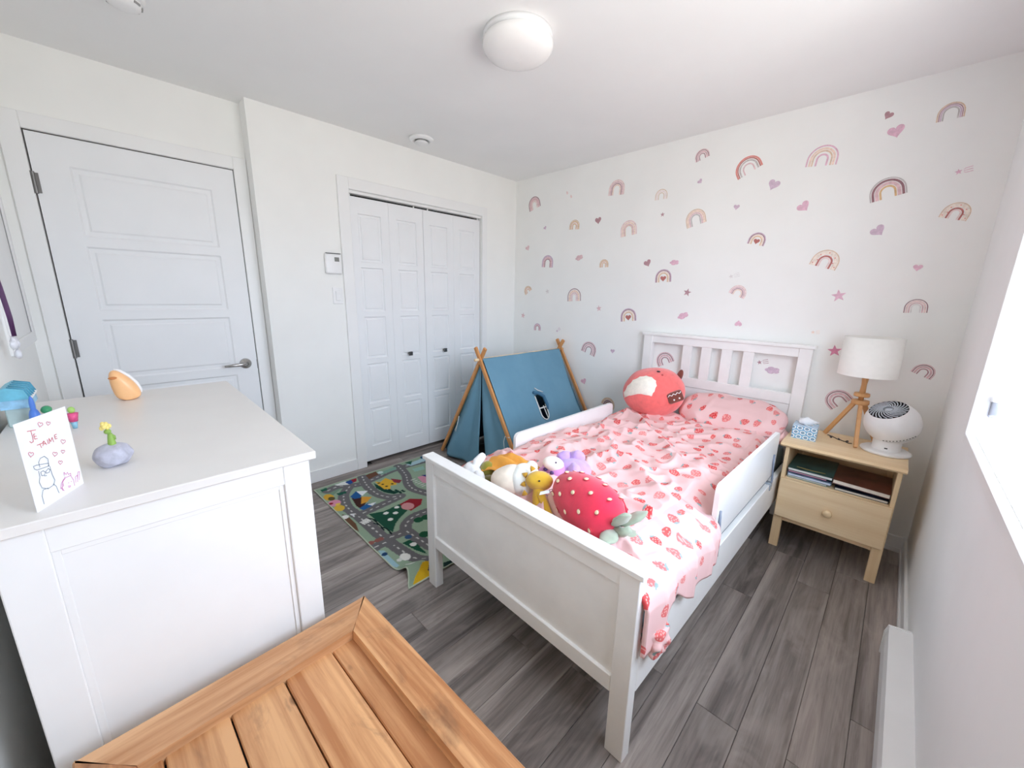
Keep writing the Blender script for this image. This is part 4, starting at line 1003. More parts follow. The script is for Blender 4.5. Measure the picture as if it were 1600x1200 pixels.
def strokes(name, lines, rgb_, w=0.0007):
    bm = new()
    for ln in lines:
        q = [cpt(*p) for p in ln]
        for (a, b), (c2, d) in zip(q, q[1:]):
            L = math.hypot(c2-a, d-b)
            if L < 1e-6: continue
            nx, ny = -(d-b)/L*w, (c2-a)/L*w; exx, eyy = (c2-a)/L*w*.6, (d-b)/L*w*.6
            v = vx(bm, [ex*X_+Vector((0, 0, Y_))+en*0.0004 for X_, Y_ in ((a+nx-exx, b+ny-eyy), (c2+nx+exx, d+ny+eyy), (c2-nx+exx, d-ny+eyy), (a-nx-exx, b-ny-eyy))]); bm.faces.new(v)
    return obj(name, bm, plain('pen_%d_%d_%d' % rgb_, rgb_, 0.8), t)
J = [[(168, 497), (222, 487)], [(190, 492), (204, 535), (207, 560), (195, 568), (184, 560)]]
E_ = [[(216, 512), (208, 515), (216, 545), (232, 541)], [(211, 528), (226, 526)]]
T_ = [[(230, 583), (268, 568)], [(248, 576), (258, 598)]]
ap = [[(268, 560), (266, 568)]]
A_ = [[(266, 588), (272, 556), (290, 580)], [(268, 576), (286, 572)]]
I_ = [[(294, 548), (300, 574)]]
M_ = [[(308, 572), (304, 540), (316, 560), (324, 534), (334, 562)]]
E2 = [[(352, 514), (338, 520), (344, 544), (356, 540)], [(340, 532), (352, 529)]]
tx = strokes('lettering', J+E_+T_+ap+A_+I_+M_+E2, (216, 120, 120)); tx['label'] = 'red pen lettering reading JE T’AIME'
def heart_line(x, y, s, r=0.0):
    out = []
    for k in range(17):
        a = 2*math.pi*k/16; hx, hy_ = 16*math.sin(a)**3/16, -(13*math.cos(a)-5*math.cos(2*a)-2*math.cos(3*a)-math.cos(4*a))/16
        out.append((x+s*(hx*math.cos(r)-hy_*math.sin(r)), y+s*(hx*math.sin(r)+hy_*math.cos(r))))
    return out
for h in ((250, 453, 16, .2), (300, 446, 13, .1), (393, 560, 15, .1), (192, 640, 17, .1), (342, 638, 15, .1), (392, 622, 12, 0), (376, 690, 13, 0)): strokes('drawn_heart', [heart_line(*h)], (214, 130, 140), 0.0006)
strokes('drawn_cap_person', [[(248, 720), (240, 690), (250, 665), (275, 652), (298, 668), (303, 700), (300, 712)], [(207, 716), (225, 708), (300, 695), (306, 712), (230, 738), (214, 732), (207, 716)],
    [(240, 745), (248, 780), (244, 815), (262, 850), (300, 855), (335, 830), (342, 800), (325, 765), (310, 715)], [(253, 752), (268, 742), (282, 752), (276, 770), (260, 774), (253, 752)], [(284, 748), (300, 728), (312, 736), (306, 752), (288, 758), (284, 748)],
    [(276, 775), (290, 772)], [(275, 950), (262, 900), (268, 862), (300, 850)], [(330, 825), (350, 838), (368, 880)]], (128, 140, 150), 0.0006)
strokes('drawn_curly_person', [[(400, 868), (388, 850), (392, 810), (410, 785), (440, 772), (458, 800), (466, 836)], [(396, 795), (384, 820), (378, 856)], [(400, 770), (398, 752), (412, 766), (420, 752), (426, 766), (440, 758), (442, 772)], [(405, 780), (398, 800), (390, 815), (396, 835), (384, 850), (392, 866)],
    [(425, 820), (430, 816)], [(442, 812), (447, 808)], [(424, 838), (440, 836), (436, 845), (426, 845)], [(472, 816), (470, 780), (482, 770), (484, 812)], [(484, 790), (486, 750), (496, 748), (494, 800)]], (214, 130, 180), 0.0006)
# grey stone ornament with an invented yellow flower standing in for a small figurine
t = thing('stone_ornament', 'grey rounded stone ornament with a stand-in yellow flower on the dresser', 'ornament', (1.602, -2.973, TZ))
bm = new(); ellipsoid(bm, (0, 0, 0.0255), (0.034, 0.034, 0.028), 48, 30, wob=0.12, seed=4); obj('stone', bm, plain('grey_stone', (190, 190, 204), 0.85, 0.10, 60, 0.3), t, True)
s_ = (bl-bl) + Vector((0.0, 0.002, 0))
bm = new(); lathe(bm, [(0.0085, 0.044), (0.0075, 0.052), (0.0055, 0.068), (0.004, 0.078), (0.0001, 0.08)], 16, Matrix.Translation((0, 0.002, 0))); obj('stem', bm, plain('leaf_green', (142, 178, 82), 0.5, 0.05), t, True)
bm = new(); ellipsoid(bm, (0, -0.001, 0.083), (0.0065, 0.0065, 0.006), 14, 8); tube(bm, [(0, 0.004, 0.074), (0.001, 0.008, 0.07), (0.001, 0.008, 0.062)], 0.0028, 6); obj('bud', bm, MATS['leaf_green'], t, True)
bm = new()
for k in range(14):
    a = k*2.4; r = 0.0075*math.sqrt((k+0.5)/14); ellipsoid(bm, (r*math.cos(a), -0.003+r*math.sin(a), 0.097+0.004*math.sin(k*1.7)), (0.0042, 0.0042, 0.0055), 8, 6)
obj('petals', bm, plain('pale_yellow_petal', (244, 224, 134), 0.6, 0.06), t, True)
# orange night light
t = thing('night_light', 'small peach orange egg shaped night light with white back on the dresser', 'night light', (0.845, -2.93, TZ))
def egg(bm, xr0, xr1):
    """slanted half egg: outline in the y-z plane, thickness along x"""
    outl = [(-0.028, 0.0), (0.03, 0.0), (0.037, 0.012), (0.038, 0.028), (0.03, 0.055), (0.012, 0.085), (-0.01, 0.108), (-0.026, 0.116), (-0.038, 0.108), (-0.042, 0.09), (-0.041, 0.06), (-0.036, 0.025)]
    cy_, cz_ = -0.005, 0.05; rows = []
    for k in range(9):
        q = k/8; xx_ = xr0+(xr1-xr0)*q; s = math.sqrt(max(0, 1-(2*q-1)**2))**0.6 if 0 < q < 1 else 0.0
        s = max(s, 0.35)
        rows.append(vx(bm, [(xx_, cy_+(a-cy_)*s, (cz_+(b-cz_)*s) if b > 0 else 0.0) for a, b in outl]))
    for A, B in zip(rows, rows[1:]):
        for k in range(len(outl)): bm.faces.new((A[k], A[(k+1) % len(outl)], B[(k+1) % len(outl)], B[k]))
    bm.faces.new(rows[0][::-1]); bm.faces.new(rows[-1])
bm = new(); egg(bm, -0.03, 0.034); o = obj('shell', bm, plain('peach_plastic', (252, 196, 140), 0.35, 0.02), t, True)
md = o.modifiers.new('round', 'SUBSURF'); md.levels = 1; md.render_levels = 2
bm = new(); pts = [(0.004, 0.038, 0.02), (0.004, 0.037, 0.035), (0.004, 0.029, 0.06), (0.004, 0.012, 0.088), (0.004, -0.01, 0.111), (0.004, -0.024, 0.1165)]; tube(bm, pts, [0.003, 0.005, 0.006, 0.006, 0.005, 0.003], 8); obj('white_back', bm, M['plastic'], t, True)
bm = new(); ellipsoid(bm, (0.026, -0.030, 0.088), (0.006, 0.013, 0.005), 16, 8); obj('grip_slot', bm, plain('orange_recess', (206, 130, 72), 0.6), t, True)
# toy cottage
t = thing('toy_cottage', 'pale teal toy cottage with blue roof behind the greeting card', 'toy house', (1.0, -3.160, TZ)); t.scale = (1.0, 0.72, 0.70)
bm = new(); box(bm, -0.06, 0.06, -0.04, 0.026, 0, 0.085, bev=0.004); obj('cottage_wall', bm, plain('pale_teal_plastic', (186, 206, 204), 0.5, 0.05), t)
bm = new(); prism(bm, [(-0.047, 0.080), (0.034, 0.080), (0.031, 0.118), (-0.047, 0.118)], -0.068, 0.068, lambda a, b, h: (h, a, b)); obj('cottage_eaves', bm, plain('sky_blue_plastic', (156, 206, 236), 0.45, 0.15, 25), t)
bm = new(); prism(bm, [(-0.045, 0.118), (0.034, 0.118), (0.022, 0.158), (-0.025, 0.172), (-0.045, 0.16)], -0.07, 0.07, lambda a, b, h: (h, a, b)); obj('cottage_roof', bm, plain('turquoise_plastic', (112, 190, 214), 0.45, 0.1), t)
for k in range(5):
    bm = new(); tube(bm, [(-0.06+0.03*k, 0.035, 0.12), (-0.06+0.03*k, 0.023, 0.159), (-0.06+0.03*k, -0.02, 0.172)], 0.003, 6); obj('roof_rib', bm, plain('dark_turquoise', (76, 156, 186), 0.45), t, True)
for k in range(6):
    bm = new(); ellipsoid(bm, (-0.058+0.023*k, 0.033, 0.117), (0.014, 0.006, 0.007), 10, 6, wob=0.3, seed=k); obj('snow_trim', bm, M['plastic'], t, True)
bm = new(); box(bm, 0.02, 0.05, 0.024, 0.028, 0, 0.07); obj('cottage_door', bm, plain('teal_door', (120, 160, 164), 0.5), t)
bm = new(); box(bm, -0.02, 0.0, 0.024, 0.028, 0.035, 0.055); obj('cottage_window', bm, M['dark'], t)
bm = new(); ellipsoid(bm, (0, 0, 0.03), (0.014, 0.012, 0.03), 12, 8); ellipsoid(bm, (0, 0, 0.066), (0.006, 0.006, 0.03), 12, 8)
o = obj('toy_bottle', bm, plain('royal_blue_plastic', (80, 128, 214), 0.35), None, True); o.location = (1.30, -3.03, TZ+0.001); tag(o, 'small royal blue toy bottle beside the toy cottage', 'toy'); o.location = (1.10, -3.131, TZ)
bm = new(); ellipsoid(bm, (0, 0, 0.04), (0.02, 0.012, 0.012), 14, 8, Matrix.Rotation(0.3, 3, 'X')); tube(bm, [(0, 0, 0), (0, 0, 0.04)], 0.005, 8)
o = obj('toy_tree', bm, plain('green_plastic', (64, 160, 110), 0.4), None, True); o.location = (1.05, -3.112, TZ); tag(o, 'small green plastic toy tree beside the toy cottage', 'toy')
t = thing('toy_doll', 'tiny toy doll with pink top half hidden by the greeting card', 'toy', (1.18, -3.053, TZ))
bm = new(); lathe(bm, [(0.0001, 0), (0.005, 0.0), (0.008, 0.022), (0.0001, 0.023)], 12); obj('doll_skirt', bm, plain('light_blue_plastic', (140, 190, 212), 0.4), t, True)
bm = new(); lathe(bm, [(0.0001, 0.02), (0.009, 0.021), (0.013, 0.046), (0.0001, 0.048)], 12); obj('doll_top', bm, plain('hot_pink_plastic', (226, 84, 138), 0.4, 0.2, 60), t, True)
bm = new(); ellipsoid(bm, (0, 0, 0.056), (0.008, 0.008, 0.010), 12, 8); obj('doll_head', bm, plain('lime_plastic', (164, 206, 108), 0.4), t, True)
# ================================================================== plush toys on the bed
def plush(name, rgb_, fuzz=0.4): return plain(name, rgb_, 0.95, 0.05, 35, 0.25, fuzz=fuzz, spec=0.1)
def patch(bm, c, r, mat3, n, outline, rings=7, lift=1.012):
    """a cloth patch sewn on an ellipsoid: outline of angular offsets (a right, b up) about direction n"""
    n = Vector(n).normalized(); t1 = Vector((0, 0, 1)).cross(n)
    if t1.length < 1e-3: t1 = Vector((1, 0, 0))
    t1.normalize(); t2 = n.cross(t1); R_ = Vector(r); N = len(outline)
    def P(a, b):
        d = (n+t1*a+t2*b).normalized(); p = Vector((d.x*R_.x, d.y*R_.y, d.z*R_.z))*lift
        return Vector(c)+(mat3 @ p if mat3 is not None else p)
    ca = sum(a for a, b in outline)/N; cb = sum(b for a, b in outline)/N
    cen = bm.verts.new(P(ca, cb)); prev = None
    for k in range(1, rings+1):
        q = k/rings; cur = [bm.verts.new(P(ca+(a-ca)*q, cb+(b-cb)*q)) for a, b in outline]
        for i in range(N):
            j = (i+1) % N
            if prev is None: bm.faces.new((cen, cur[i], cur[j]))
            else: bm.faces.new((prev[i], cur[i], cur[j], prev[j]))
        prev = cur
def smooth_loop(pts, n=6):
    out = []; N = len(pts)
    for i in range(N):
        a, b, c, d = [Vector(pts[(i+k) % N]) for k in (-1, 0, 1, 2)]
        for k in range(n):
            u = k/n; q = 0.5*((2*b)+(c-a)*u+(2*a-5*b+4*c-d)*u*u+(3*b-a-3*c+d)*u**3); out.append((q.x, q.y))
    return out
# --- round coral plush against the headboard
PC = Vector((1.725, -0.36, 0.735)); PR = (0.207, 0.185, 0.170)
t = thing('round_plush', 'big round coral plush toy with cream belly by the headboard', 'plush toy', (PC.x, PC.y, PC.z-0.14)); o3 = Vector((0, 0, 0.14))
tw = Matrix.Rotation(math.radians(10), 3, 'Y') @ Matrix.Rotation(math.radians(-25), 3, 'Z')
tw = Matrix.Rotation(math.radians(-10), 3, 'Y')
bm = new(); ellipsoid(bm, o3, PR, 48, 30, tw, 0.05, 2); obj('body', bm, plush('coral_plush', (243, 112, 108)), t, True)
def on_plush(px, py, lift=1.02):
    """where the line of sight of a photo pixel meets the plush body"""
    o_ = tw.inverted() @ (CAM-PC); d_ = tw.inverted() @ ray(px, py); S_ = Vector((1/PR[0], 1/PR[1], 1/PR[2])); o_ = Vector((o_.x*S_.x, o_.y*S_.y, o_.z*S_.z)); d_ = Vector((d_.x*S_.x, d_.y*S_.y, d_.z*S_.z))
    A_, B_, C2 = d_.dot(d_), o_.dot(d_), o_.dot(o_)-1; disc = max(B_*B_-A_*C2, 0.0); k = (-B_-math.sqrt(disc))/A_; p = o_+d_*k; p.normalize()
    k2 = lift*(1+0.05*mnoise.noise(p*1.7+Vector((2, 1.4, 0))))
    return o3+tw @ Vector((p.x*PR[0]*k2, p.y*PR[1]*k2, p.z*PR[2]*k2))
outl = smooth_loop([(974, 623), (978, 608), (990, 594), (1006, 587), (1019, 589), (1026, 599)], 5)[:26] + [(1026, 600), (1023, 610), (1019, 619), (1008, 616), (997, 616), (985, 620)]
outl = [(940+x_/4.444, 500+y_/4.444) for x_, y_ in ((152, 545), (153, 500), (175, 455), (215, 415), (265, 390), (310, 384), (350, 395), (378, 420), (384, 455), (368, 495), (348, 530), (300, 520), (250, 514), (200, 526))]
bm = new(); cx_ = sum(p[0] for p in outl)/len(outl); cy_ = sum(p[1] for p in outl)/len(outl); prev = None; cen = bm.verts.new(on_plush(cx_, cy_))
for k in range(1, 9):
    q_ = k/8; cur = [bm.verts.new(on_plush(cx_+(x_-cx_)*q_, cy_+(y_-cy_)*q_, 1.02 if k < 8 else 1.0)) for x_, y_ in outl]
    for i in range(len(outl)):
        j = (i+1) % len(outl)
        bm.faces.new((cen, cur[j], cur[i]) if prev is None else (prev[i], prev[j], cur[j], cur[i]))
    prev = cur
obj('belly_patch', bm, plush('cream_plush', (246, 240, 226)), t, True)
bm = new(); ellipsoid(bm, on_plush(1029, 580.5, 1.0), (0.013, 0.010, 0.006), 12, 6); obj('eye', bm, M['dark'], t, True)
bm = new(); ellipsoid(bm, on_plush(1035, 586, 1.0), (0.008, 0.007, 0.006), 12, 6); obj('nose', bm, plush('dark_coral', (190, 70, 70)), t, True)
brown = plush('brown_plush', (120, 62, 50))
bm = new(); ellipsoid(bm, Vector((0.148, 0.045, 0.130))+o3, (0.020, 0.014, 0.045), 16, 10, Matrix.Rotation(0.25, 3, 'Y')); obj('ear', bm, brown, t, True)
bm = new(); box(bm, -0.045, 0.05, -0.016, 0.016, -0.036, 0.036, bev=0.012, seg=3); bmesh.ops.transform(bm, matrix=Matrix.Translation(Vector((0.186, -0.095, 0.015))+o3) @ Matrix.Rotation(math.radians(35), 4, 'Z') @ Matrix.Rotation(math.radians(-25), 4, 'Y'), verts=bm.verts); hc = obj('chocolate_piece', bm, brown, t, True)
Tm = Matrix.Translation(Vector((0.186, -0.095, 0.015))+o3) @ Matrix.Rotation(math.radians(35), 4, 'Z') @ Matrix.Rotation(math.radians(-25), 4, 'Y')
bm = new(); tube(bm, [Tm @ Vector((-0.04+0.012*k, -0.0165, 0.022+(0.006 if k % 2 else -0.004))) for k in range(8)], 0.0028, 6); obj('icing_line', bm, M['plastic'], hc, True)
for xx_ in (-0.012, 0.022):
    bm = new(); ellipsoid(bm, Tm @ Vector((xx_, -0.0165, -0.012)), (0.006, 0.004, 0.006), 10, 6); obj('icing_dot', bm, M['plastic'], hc, True)
# --- big strawberry cushion by the footboard
SC = Vector((2.186, -1.855, 0.658))
ax = Vector((-0.93, 0.20, 0.13)).normalized()          # towards the tip
side = Vector((0, 0, 1)).cross(ax).normalized(); upv = ax.cross(side)
SM = Matrix((side, upv, ax)).transposed().to_4x4()
t = thing('strawberry_cushion', 'big red strawberry plush cushion leaning on the footboard', 'plush toy', (SC.x, SC.y, 0.575)); so = Vector((0, 0, SC.z-0.575))
prof = [(r_*0.83, z_*0.80) for r_, z_ in ((0.0001, -0.185), (0.05, -0.182), (0.10, -0.165), (0.128, -0.12), (0.137, -0.06), (0.132, 0.01), (0.115, 0.08), (0.088, 0.135), (0.055, 0.172), (0.025, 0.188), (0.0001, 0.192))]
def berry_r(z):
    for (r0, z0), (r1, z1) in zip(prof, prof[1:]):
        if z0 <= z <= z1: return r0+(r1-r0)*(z-z0)/(z1-z0)
    return 0
flat_ = Matrix.Diagonal((0.82, 1.0, 1.0, 1.0))
SMt = Matrix.Translation(so) @ SM @ flat_
bm = new(); lathe(bm, prof, 48, SMt, cap=False); bd = obj('body', bm, plush('strawberry_red', (224, 42, 74)), t, True); md = bd.modifiers.new('round', 'SUBSURF'); md.levels = 1; md.render_levels = 1
bm = new(); tube(bm, [SMt @ Vector((berry_r(z)*1.0*math.cos(2.55), berry_r(z)*math.sin(2.55), z)) for z in np.linspace(-0.146, 0.15, 24)], 0.003, 6); obj('seam', bm, plush('strawberry_dark', (196, 28, 60)), bd, True)
seedm = plush('cream_seed', (250, 232, 190)); k0 = 0
for iz, z in enumerate((-0.108, -0.056, 0.0, 0.052, 0.10)):
    for k in range(9):
        a = 2*math.pi*(k+(0.5 if iz % 2 else 0))/9; r = berry_r(z)
        p = SMt @ Vector((r*math.cos(a), r*math.sin(a), z)); n = (SM.to_3x3() @ Vector((math.cos(a), math.sin(a), 0.25))).normalized()
        if n.z < -0.55: continue
        q = n.to_track_quat('Z', 'Y').to_matrix()
        d_ax = q.inverted() @ ax; ang = math.atan2(d_ax.y, d_ax.x)
        bm = new(); ellipsoid(bm, p, (0.0105, 0.0080, 0.004), 12, 6, q @ Matrix.Rotation(ang, 3, 'Z')); sd_ = obj('seed', bm, seedm, t, True)
        bm = new(); ellipsoid(bm, p, (0.0128, 0.0103, 0.0028), 12, 6, q @ Matrix.Rotation(ang, 3, 'Z')); obj('seed_stitching', bm, plush('strawberry_dark', (186, 28, 56)), sd_, True)
leafm = plush('sage_leaf', (160, 172, 152))
for k in range(5):
    a = math.radians(-50+k*62); d = SM.to_3x3() @ Vector((math.cos(a), math.sin(a), -0.55)); d.normalize()
    base = SMt @ Vector((0.03*math.cos(a), 0.03*math.sin(a), -0.148)); q = d.to_track_quat('X', 'Z').to_matrix()
    bm = new(); ellipsoid(bm, base+d*0.04, (0.050, 0.028, 0.011), 18, 10, q, 0.2, k); obj('leaf', bm, leafm, t, True)
bm = new(); tube(bm, [SMt @ Vector((0, 0, -0.145)), SMt @ Vector((0.01, 0.02, -0.18)), SMt @ Vector((0.0, 0.04, -0.195))], [0.018, 0.015, 0.012], 10); obj('stem', bm, leafm, t, True)
tp = so + Vector((-0.125, -0.066, 0.022)); bm = new(); prism(bm, [(-0.006, -0.02), (0.006, -0.02), (0.006, 0.028), (-0.006, 0.028)], 0, 0.0012, lambda a, b, h: tp+Vector((-0.5*b-0.3*a, -0.55*b+0.8*a, 0.62*a+h-0.15*b))); tg = obj('fabric_tag', bm, plain('white_tag', (226, 232, 234), 0.7), t)
p_ = tp+Vector((0.012, 0.012, 0.004)); bm = new(); tube(bm, [p_+Vector((-0.006, 0, 0.004)), p_+Vector((0, -0.004, -0.002)), p_+Vector((0.007, 0.001, 0.005)), p_+Vector((0.002, 0.008, 0.007))], 0.001, 5, closed=True); obj('tag_mark', bm, M['dark'], tg)
# --- mustard giraffe-like dinosaur
def bodymesh(bm, segs, n=14):
    """chain of points with radii, rounded ends"""
    for pts, rs in segs:
        P_ = [Vector(p) for p in pts]; d0 = (P_[0]-P_[1]).normalized(); d1 = (P_[-1]-P_[-2]).normalized()
        P2 = [P_[0]+d0*rs[0]*0.92, P_[0]+d0*rs[0]*0.6]+P_+[P_[-1]+d1*rs[-1]*0.6, P_[-1]+d1*rs[-1]*0.92]; r2 = [rs[0]*0.35, rs[0]*0.8]+list(rs)+[rs[-1]*0.8, rs[-1]*0.35]
        tube(bm, P2, r2, n)
g0 = Vector((1.985, -1.862, 0.575)); t = thing('mustard_plush', 'small mustard yellow dinosaur plush with knitted spikes by the strawberry cushion', 'plush toy', g0)
mus = plush('mustard_velvet', (214, 172, 46)); L = lambda x, y, z: Vector((x, y, z))-g0
bm = new(); bodymesh(bm, [([L(2.02, -1.90, 0.59), L(2.005, -1.89, 0.63), L(1.99, -1.875, 0.665)], [0.03, 0.026, 0.02])]); obj('body', bm, mus, t, True)
hdc = L(1.988, -1.872, 0.682); hm = Matrix.Rotation(math.radians(40), 3, 'Z')
bm = new(); ellipsoid(bm, hdc, (0.052, 0.036, 0.038), 28, 18, hm, 0.06, 3); hd_ = obj('head', bm, mus, t, True)
bm = new(); ellipsoid(bm, hdc+Vector((0.022, -0.026, 0.016)), (0.0035, 0.0035, 0.0035), 8, 6); obj('eye', bm, M['dark'], hd_, True)
for k, (dx_, dy_, dz_) in enumerate(((-0.028, -0.004, 0.034), (-0.046, -0.02, 0.012), (-0.040, -0.034, -0.016), (-0.024, -0.046, -0.04))):
    bm = new(); d = Vector((dx_, dy_, dz_)).normalized(); p = hdc+Vector((dx_, dy_, dz_))
    lathe(bm, [(0.012, 0), (0.008, 0.012), (0.0001, 0.022)], 8, Matrix.Translation(p) @ d.to_track_quat('Z', 'Y').to_matrix().to_4x4()); obj('spike', bm, plush('ochre_knit', (198, 150, 40)), hd_, True)
bm = new(); bodymesh(bm, [([L(2.015, -1.895, 0.645), L(2.045, -1.905, 0.622), L(2.085, -1.925, 0.600)], [0.015, 0.015, 0.013])]); obj('arm', bm, mus, t, True)
bm = new(); bodymesh(bm, [([L(1.985, -1.93, 0.60), L(1.965, -1.945, 0.59)], [0.016, 0.014])]); obj('arm', bm, plush('ochre_knit', (198, 150, 40)), t, True)
# --- pale pink plush squeezed behind the strawberry
bm = new(); bodymesh(bm, [([(0, 0, 0), (0.05, -0.02, -0.022), (0.10, -0.045, -0.045)], [0.022, 0.027, 0.03])]); o = obj('blush_plush', bm, plush('blush_fleece', (232, 196, 186)), None, True); o.location = (2.055, -1.868, 0.632); tag(o, 'blush pink plush tube between the mustard plush and the strawberry cushion', 'plush toy')
# --- purple and white plush cow
u0 = Vector((1.93, -1.62, 0.575)); t = thing('purple_plush', 'lilac plush animal with white muzzle lying behind the strawberry cushion', 'plush toy', u0)
lil = plush('lilac_plush', (196, 164, 226)); lil2 = plush('pinkish_lilac_plush', (212, 150, 214)); L = lambda x, y, z: Vector((x, y, z))-u0
bm = new(); ellipsoid(bm, L(1.955, -1.60, 0.63), (0.075, 0.06, 0.05), 28, 16, Matrix.Rotation(0.5, 3, 'Z'), 0.15, 6); obj('body', bm, lil, t, True)
bm = new(); ellipsoid(bm, L(1.905, -1.675, 0.640), (0.055, 0.042, 0.042), 24, 16, None, 0.1, 2); hd_ = obj('head', bm, lil2, t, True)
mz = L(1.914, -1.694, 0.672); bm = new(); ellipsoid(bm, mz, (0.046, 0.030, 0.032), 28, 16, Matrix.Rotation(math.radians(18), 3, 'Y') @ Matrix.Rotation(math.radians(40), 3, 'Z')); muz = obj('muzzle', bm, plush('ivory_plush', (248, 240, 232)), t, True)
for (dx_, dy_, dz_) in ((-0.018, -0.030, 0.012), (0.022, -0.012, 0.016)):
    bm = new(); ellipsoid(bm, mz+Vector((dx_, dy_, dz_)), (0.0045, 0.0045, 0.0045), 8, 6); obj('nostril', bm, plain('dark_violet_thread', (74, 60, 90), 0.7), muz, True)
for (x_, y_, z_) in ((1.893, -1.722, 0.648), (1.934, -1.728, 0.648)):
    bm = new(); ellipsoid(bm, L(x_, y_, z_), (0.010, 0.008, 0.008), 10, 6); obj('eye', bm, plain('dark_violet_bead', (70, 50, 110), 0.3), hd_, True)
for k, (x_, y_, z_, a) in enumerate(((1.895, -1.588, 0.665, 0.7), (1.945, -1.565, 0.675, 0.3), (1.985, -1.64, 0.650, 2.3))):
    bm = new(); ellipsoid(bm, L(x_, y_, z_), (0.036, 0.026, 0.030), 16, 10, Matrix.Rotation(a, 3, 'Z'), 0.2, k); obj('paw', bm, lil, t, True)
bm = new(); ellipsoid(bm, L(1.875, -1.705, 0.628), (0.028, 0.02, 0.018), 14, 8, Matrix.Rotation(0.6, 3, 'Z')); obj('ear', bm, lil2, hd_, True)
# --- mint fleece
bm = new(); ellipsoid(bm, (0, 0, 0.028), (0.045, 0.03, 0.028), 20, 12, Matrix.Rotation(-0.5, 3, 'Z'), 0.3, 8); o = obj('mint_plush', bm, plush('mint_fleece', (206, 240, 208)), None, True); o.location = (2.045, -1.648, 0.592); tag(o, 'small pale mint green plush peeking out behind the strawberry cushion', 'plush toy')
# --- cream and white plush
c0 = Vector((1.875, -1.855, 0.572)); t = thing('cream_plush_toy', 'egg shaped cream plush with white end by the footboard', 'plush toy', c0)
q = Vector((0.75, 0.45, 0.12)).normalized().to_track_quat('X', 'Z').to_matrix()
bm = new(); ellipsoid(bm, (-0.02, -0.03, 0.068), (0.088, 0.066, 0.062), 32, 20, q, 0.06, 1); obj('body', bm, plush('cream_fleece', (240, 228, 212)), t, True)
bm = new(); ellipsoid(bm, (0.022, -0.004, 0.078), (0.066, 0.070, 0.062), 28, 18, q, 0.08, 4); obj('hood', bm, plush('white_fleece', (240, 244, 240)), t, True)
bm = new(); ellipsoid(bm, (0.02, 0.045, 0.118), (0.026, 0.02, 0.024), 16, 10); obj('tuft', bm, MATS['white_fleece'], t, True)
# --- orange blanket
def orange(a, b):
    x_ = -0.115+0.23*a; y_ = -0.07+0.15*b+0.25*x_
    z_ = 0.100-0.9*(b-0.55)**2*0.16-0.28*(a-0.45)**2*0.5 + 0.012*math.sin(b*16+a*5)*math.sin(math.pi*a) + 0.006*mnoise.noise(Vector((a*6, b*9, 2)))
    if a < 0.12: z_ -= (0.12-a)*0.5
    return (x_, y_, max(z_, 0.01))
co_, uv_ = [], []
for j in range(41):
    for i in range(41): co_.append(orange(i/40, j/40)); uv_.append((i/40, j/40))
o = grid_obj('muslin_cloth', co_, uv_, 40, 40, plush('orange_muslin', (226, 160, 70), 0.1), 0.006); o.location = (1.755, -1.80, 0.577); o.rotation_euler = (0, 0, math.radians(8)); tag(o, 'crumpled orange cloth lying among the plush toys', 'cloth')
# --- olive plush
o0 = Vector((1.70, -1.872, 0.575)); t = thing('olive_plush', 'olive green velvet plush half hidden under the orange cloth', 'plush toy', o0)
bm = new(); ellipsoid(bm, (-0.012, 0.004, 0.048), (0.03, 0.03, 0.04), 20, 12, None, 0.1, 3); obj('head', bm, plush('olive_velvet', (140, 134, 40)), t, True)
bm = new(); ellipsoid(bm, (0.055, -0.04, 0.028), (0.05, 0.035, 0.028), 20, 12, Matrix.Rotation(0.2, 3, 'Z'), 0.2, 3); obj('body', bm, plush('dark_olive_velvet', (104, 96, 34)), t, True)
# --- white bunny
w0 = Vector((1.665, -1.92, 0.575)); t = thing('white_bunny', 'white plush bunny lying face down against the footboard', 'plush toy', w0); wf = plush('snow_plush', (240, 242, 244))
bm = new(); ellipsoid(bm, (-0.022, 0.002, 0.035), (0.062, 0.038, 0.04), 24, 14, Matrix.Rotation(-0.25, 3, 'Z'), 0.15, 2); obj('body', bm, wf, t, True)
bm = new(); bodymesh(bm, [([(-0.015, 0.01, 0.05), (-0.018, 0.03, 0.078), (-0.012, 0.05, 0.098)], [0.016, 0.022, 0.018])]); obj('ear', bm, wf, t, True)
bm = new(); bodymesh(bm, [([(0.01, 0.0, 0.045), (0.045, -0.015, 0.05), (0.072, -0.02, 0.036)], [0.018, 0.022, 0.016])]); obj('ear', bm, wf, t, True)
# ================================================================== wall stickers on the back wall
PAL = {k: plain('sticker_'+k, tuple(c_+(250-c_)*0.16 for c_ in v), 0.7, 0.10, 60) for k, v in dict(
    mauve=(176, 128, 136), plum=(142, 92, 100), rose=(226, 186, 190), blush=(240, 212, 208), peach=(244, 214, 196), tan=(222, 190, 160), gold=(222, 178, 122),
    coral=(226, 132, 122), grey=(194, 186, 184), brick=(178, 92, 84), pink=(226, 176, 196), lilac=(206, 178, 198), brown=(150, 112, 96), paper=(246, 230, 216), pale=(226, 220, 218), hot=(216, 124, 160)).items()}
def wpt(zoom, x, y):
    (ox, oy, s) = zoom; p = on(ox+x/s, oy+y/s, 'y', -0.0015); return Vector((p.x, p.z))
ZA_, ZB_, ZC_, ZD_, ZE_, ZF_, ZG_ = (800, 280, 6.154), (800, 430, 5.715), (1040, 200, 5.714), (1000, 360, 4.848), (1300, 130, 5.333), (1240, 340, 4.0), (1180, 500, 5.333)
def flatpoly(name, pts, col, parent, off=0.0):
    """thin cut-out lying on the wall (local x right, z up)"""
    bm = new(); prism(bm, pts, -0.0002-off, -0.0010-off, lambda a, b, h: (a, h, b)); return obj(name, bm, col, parent)
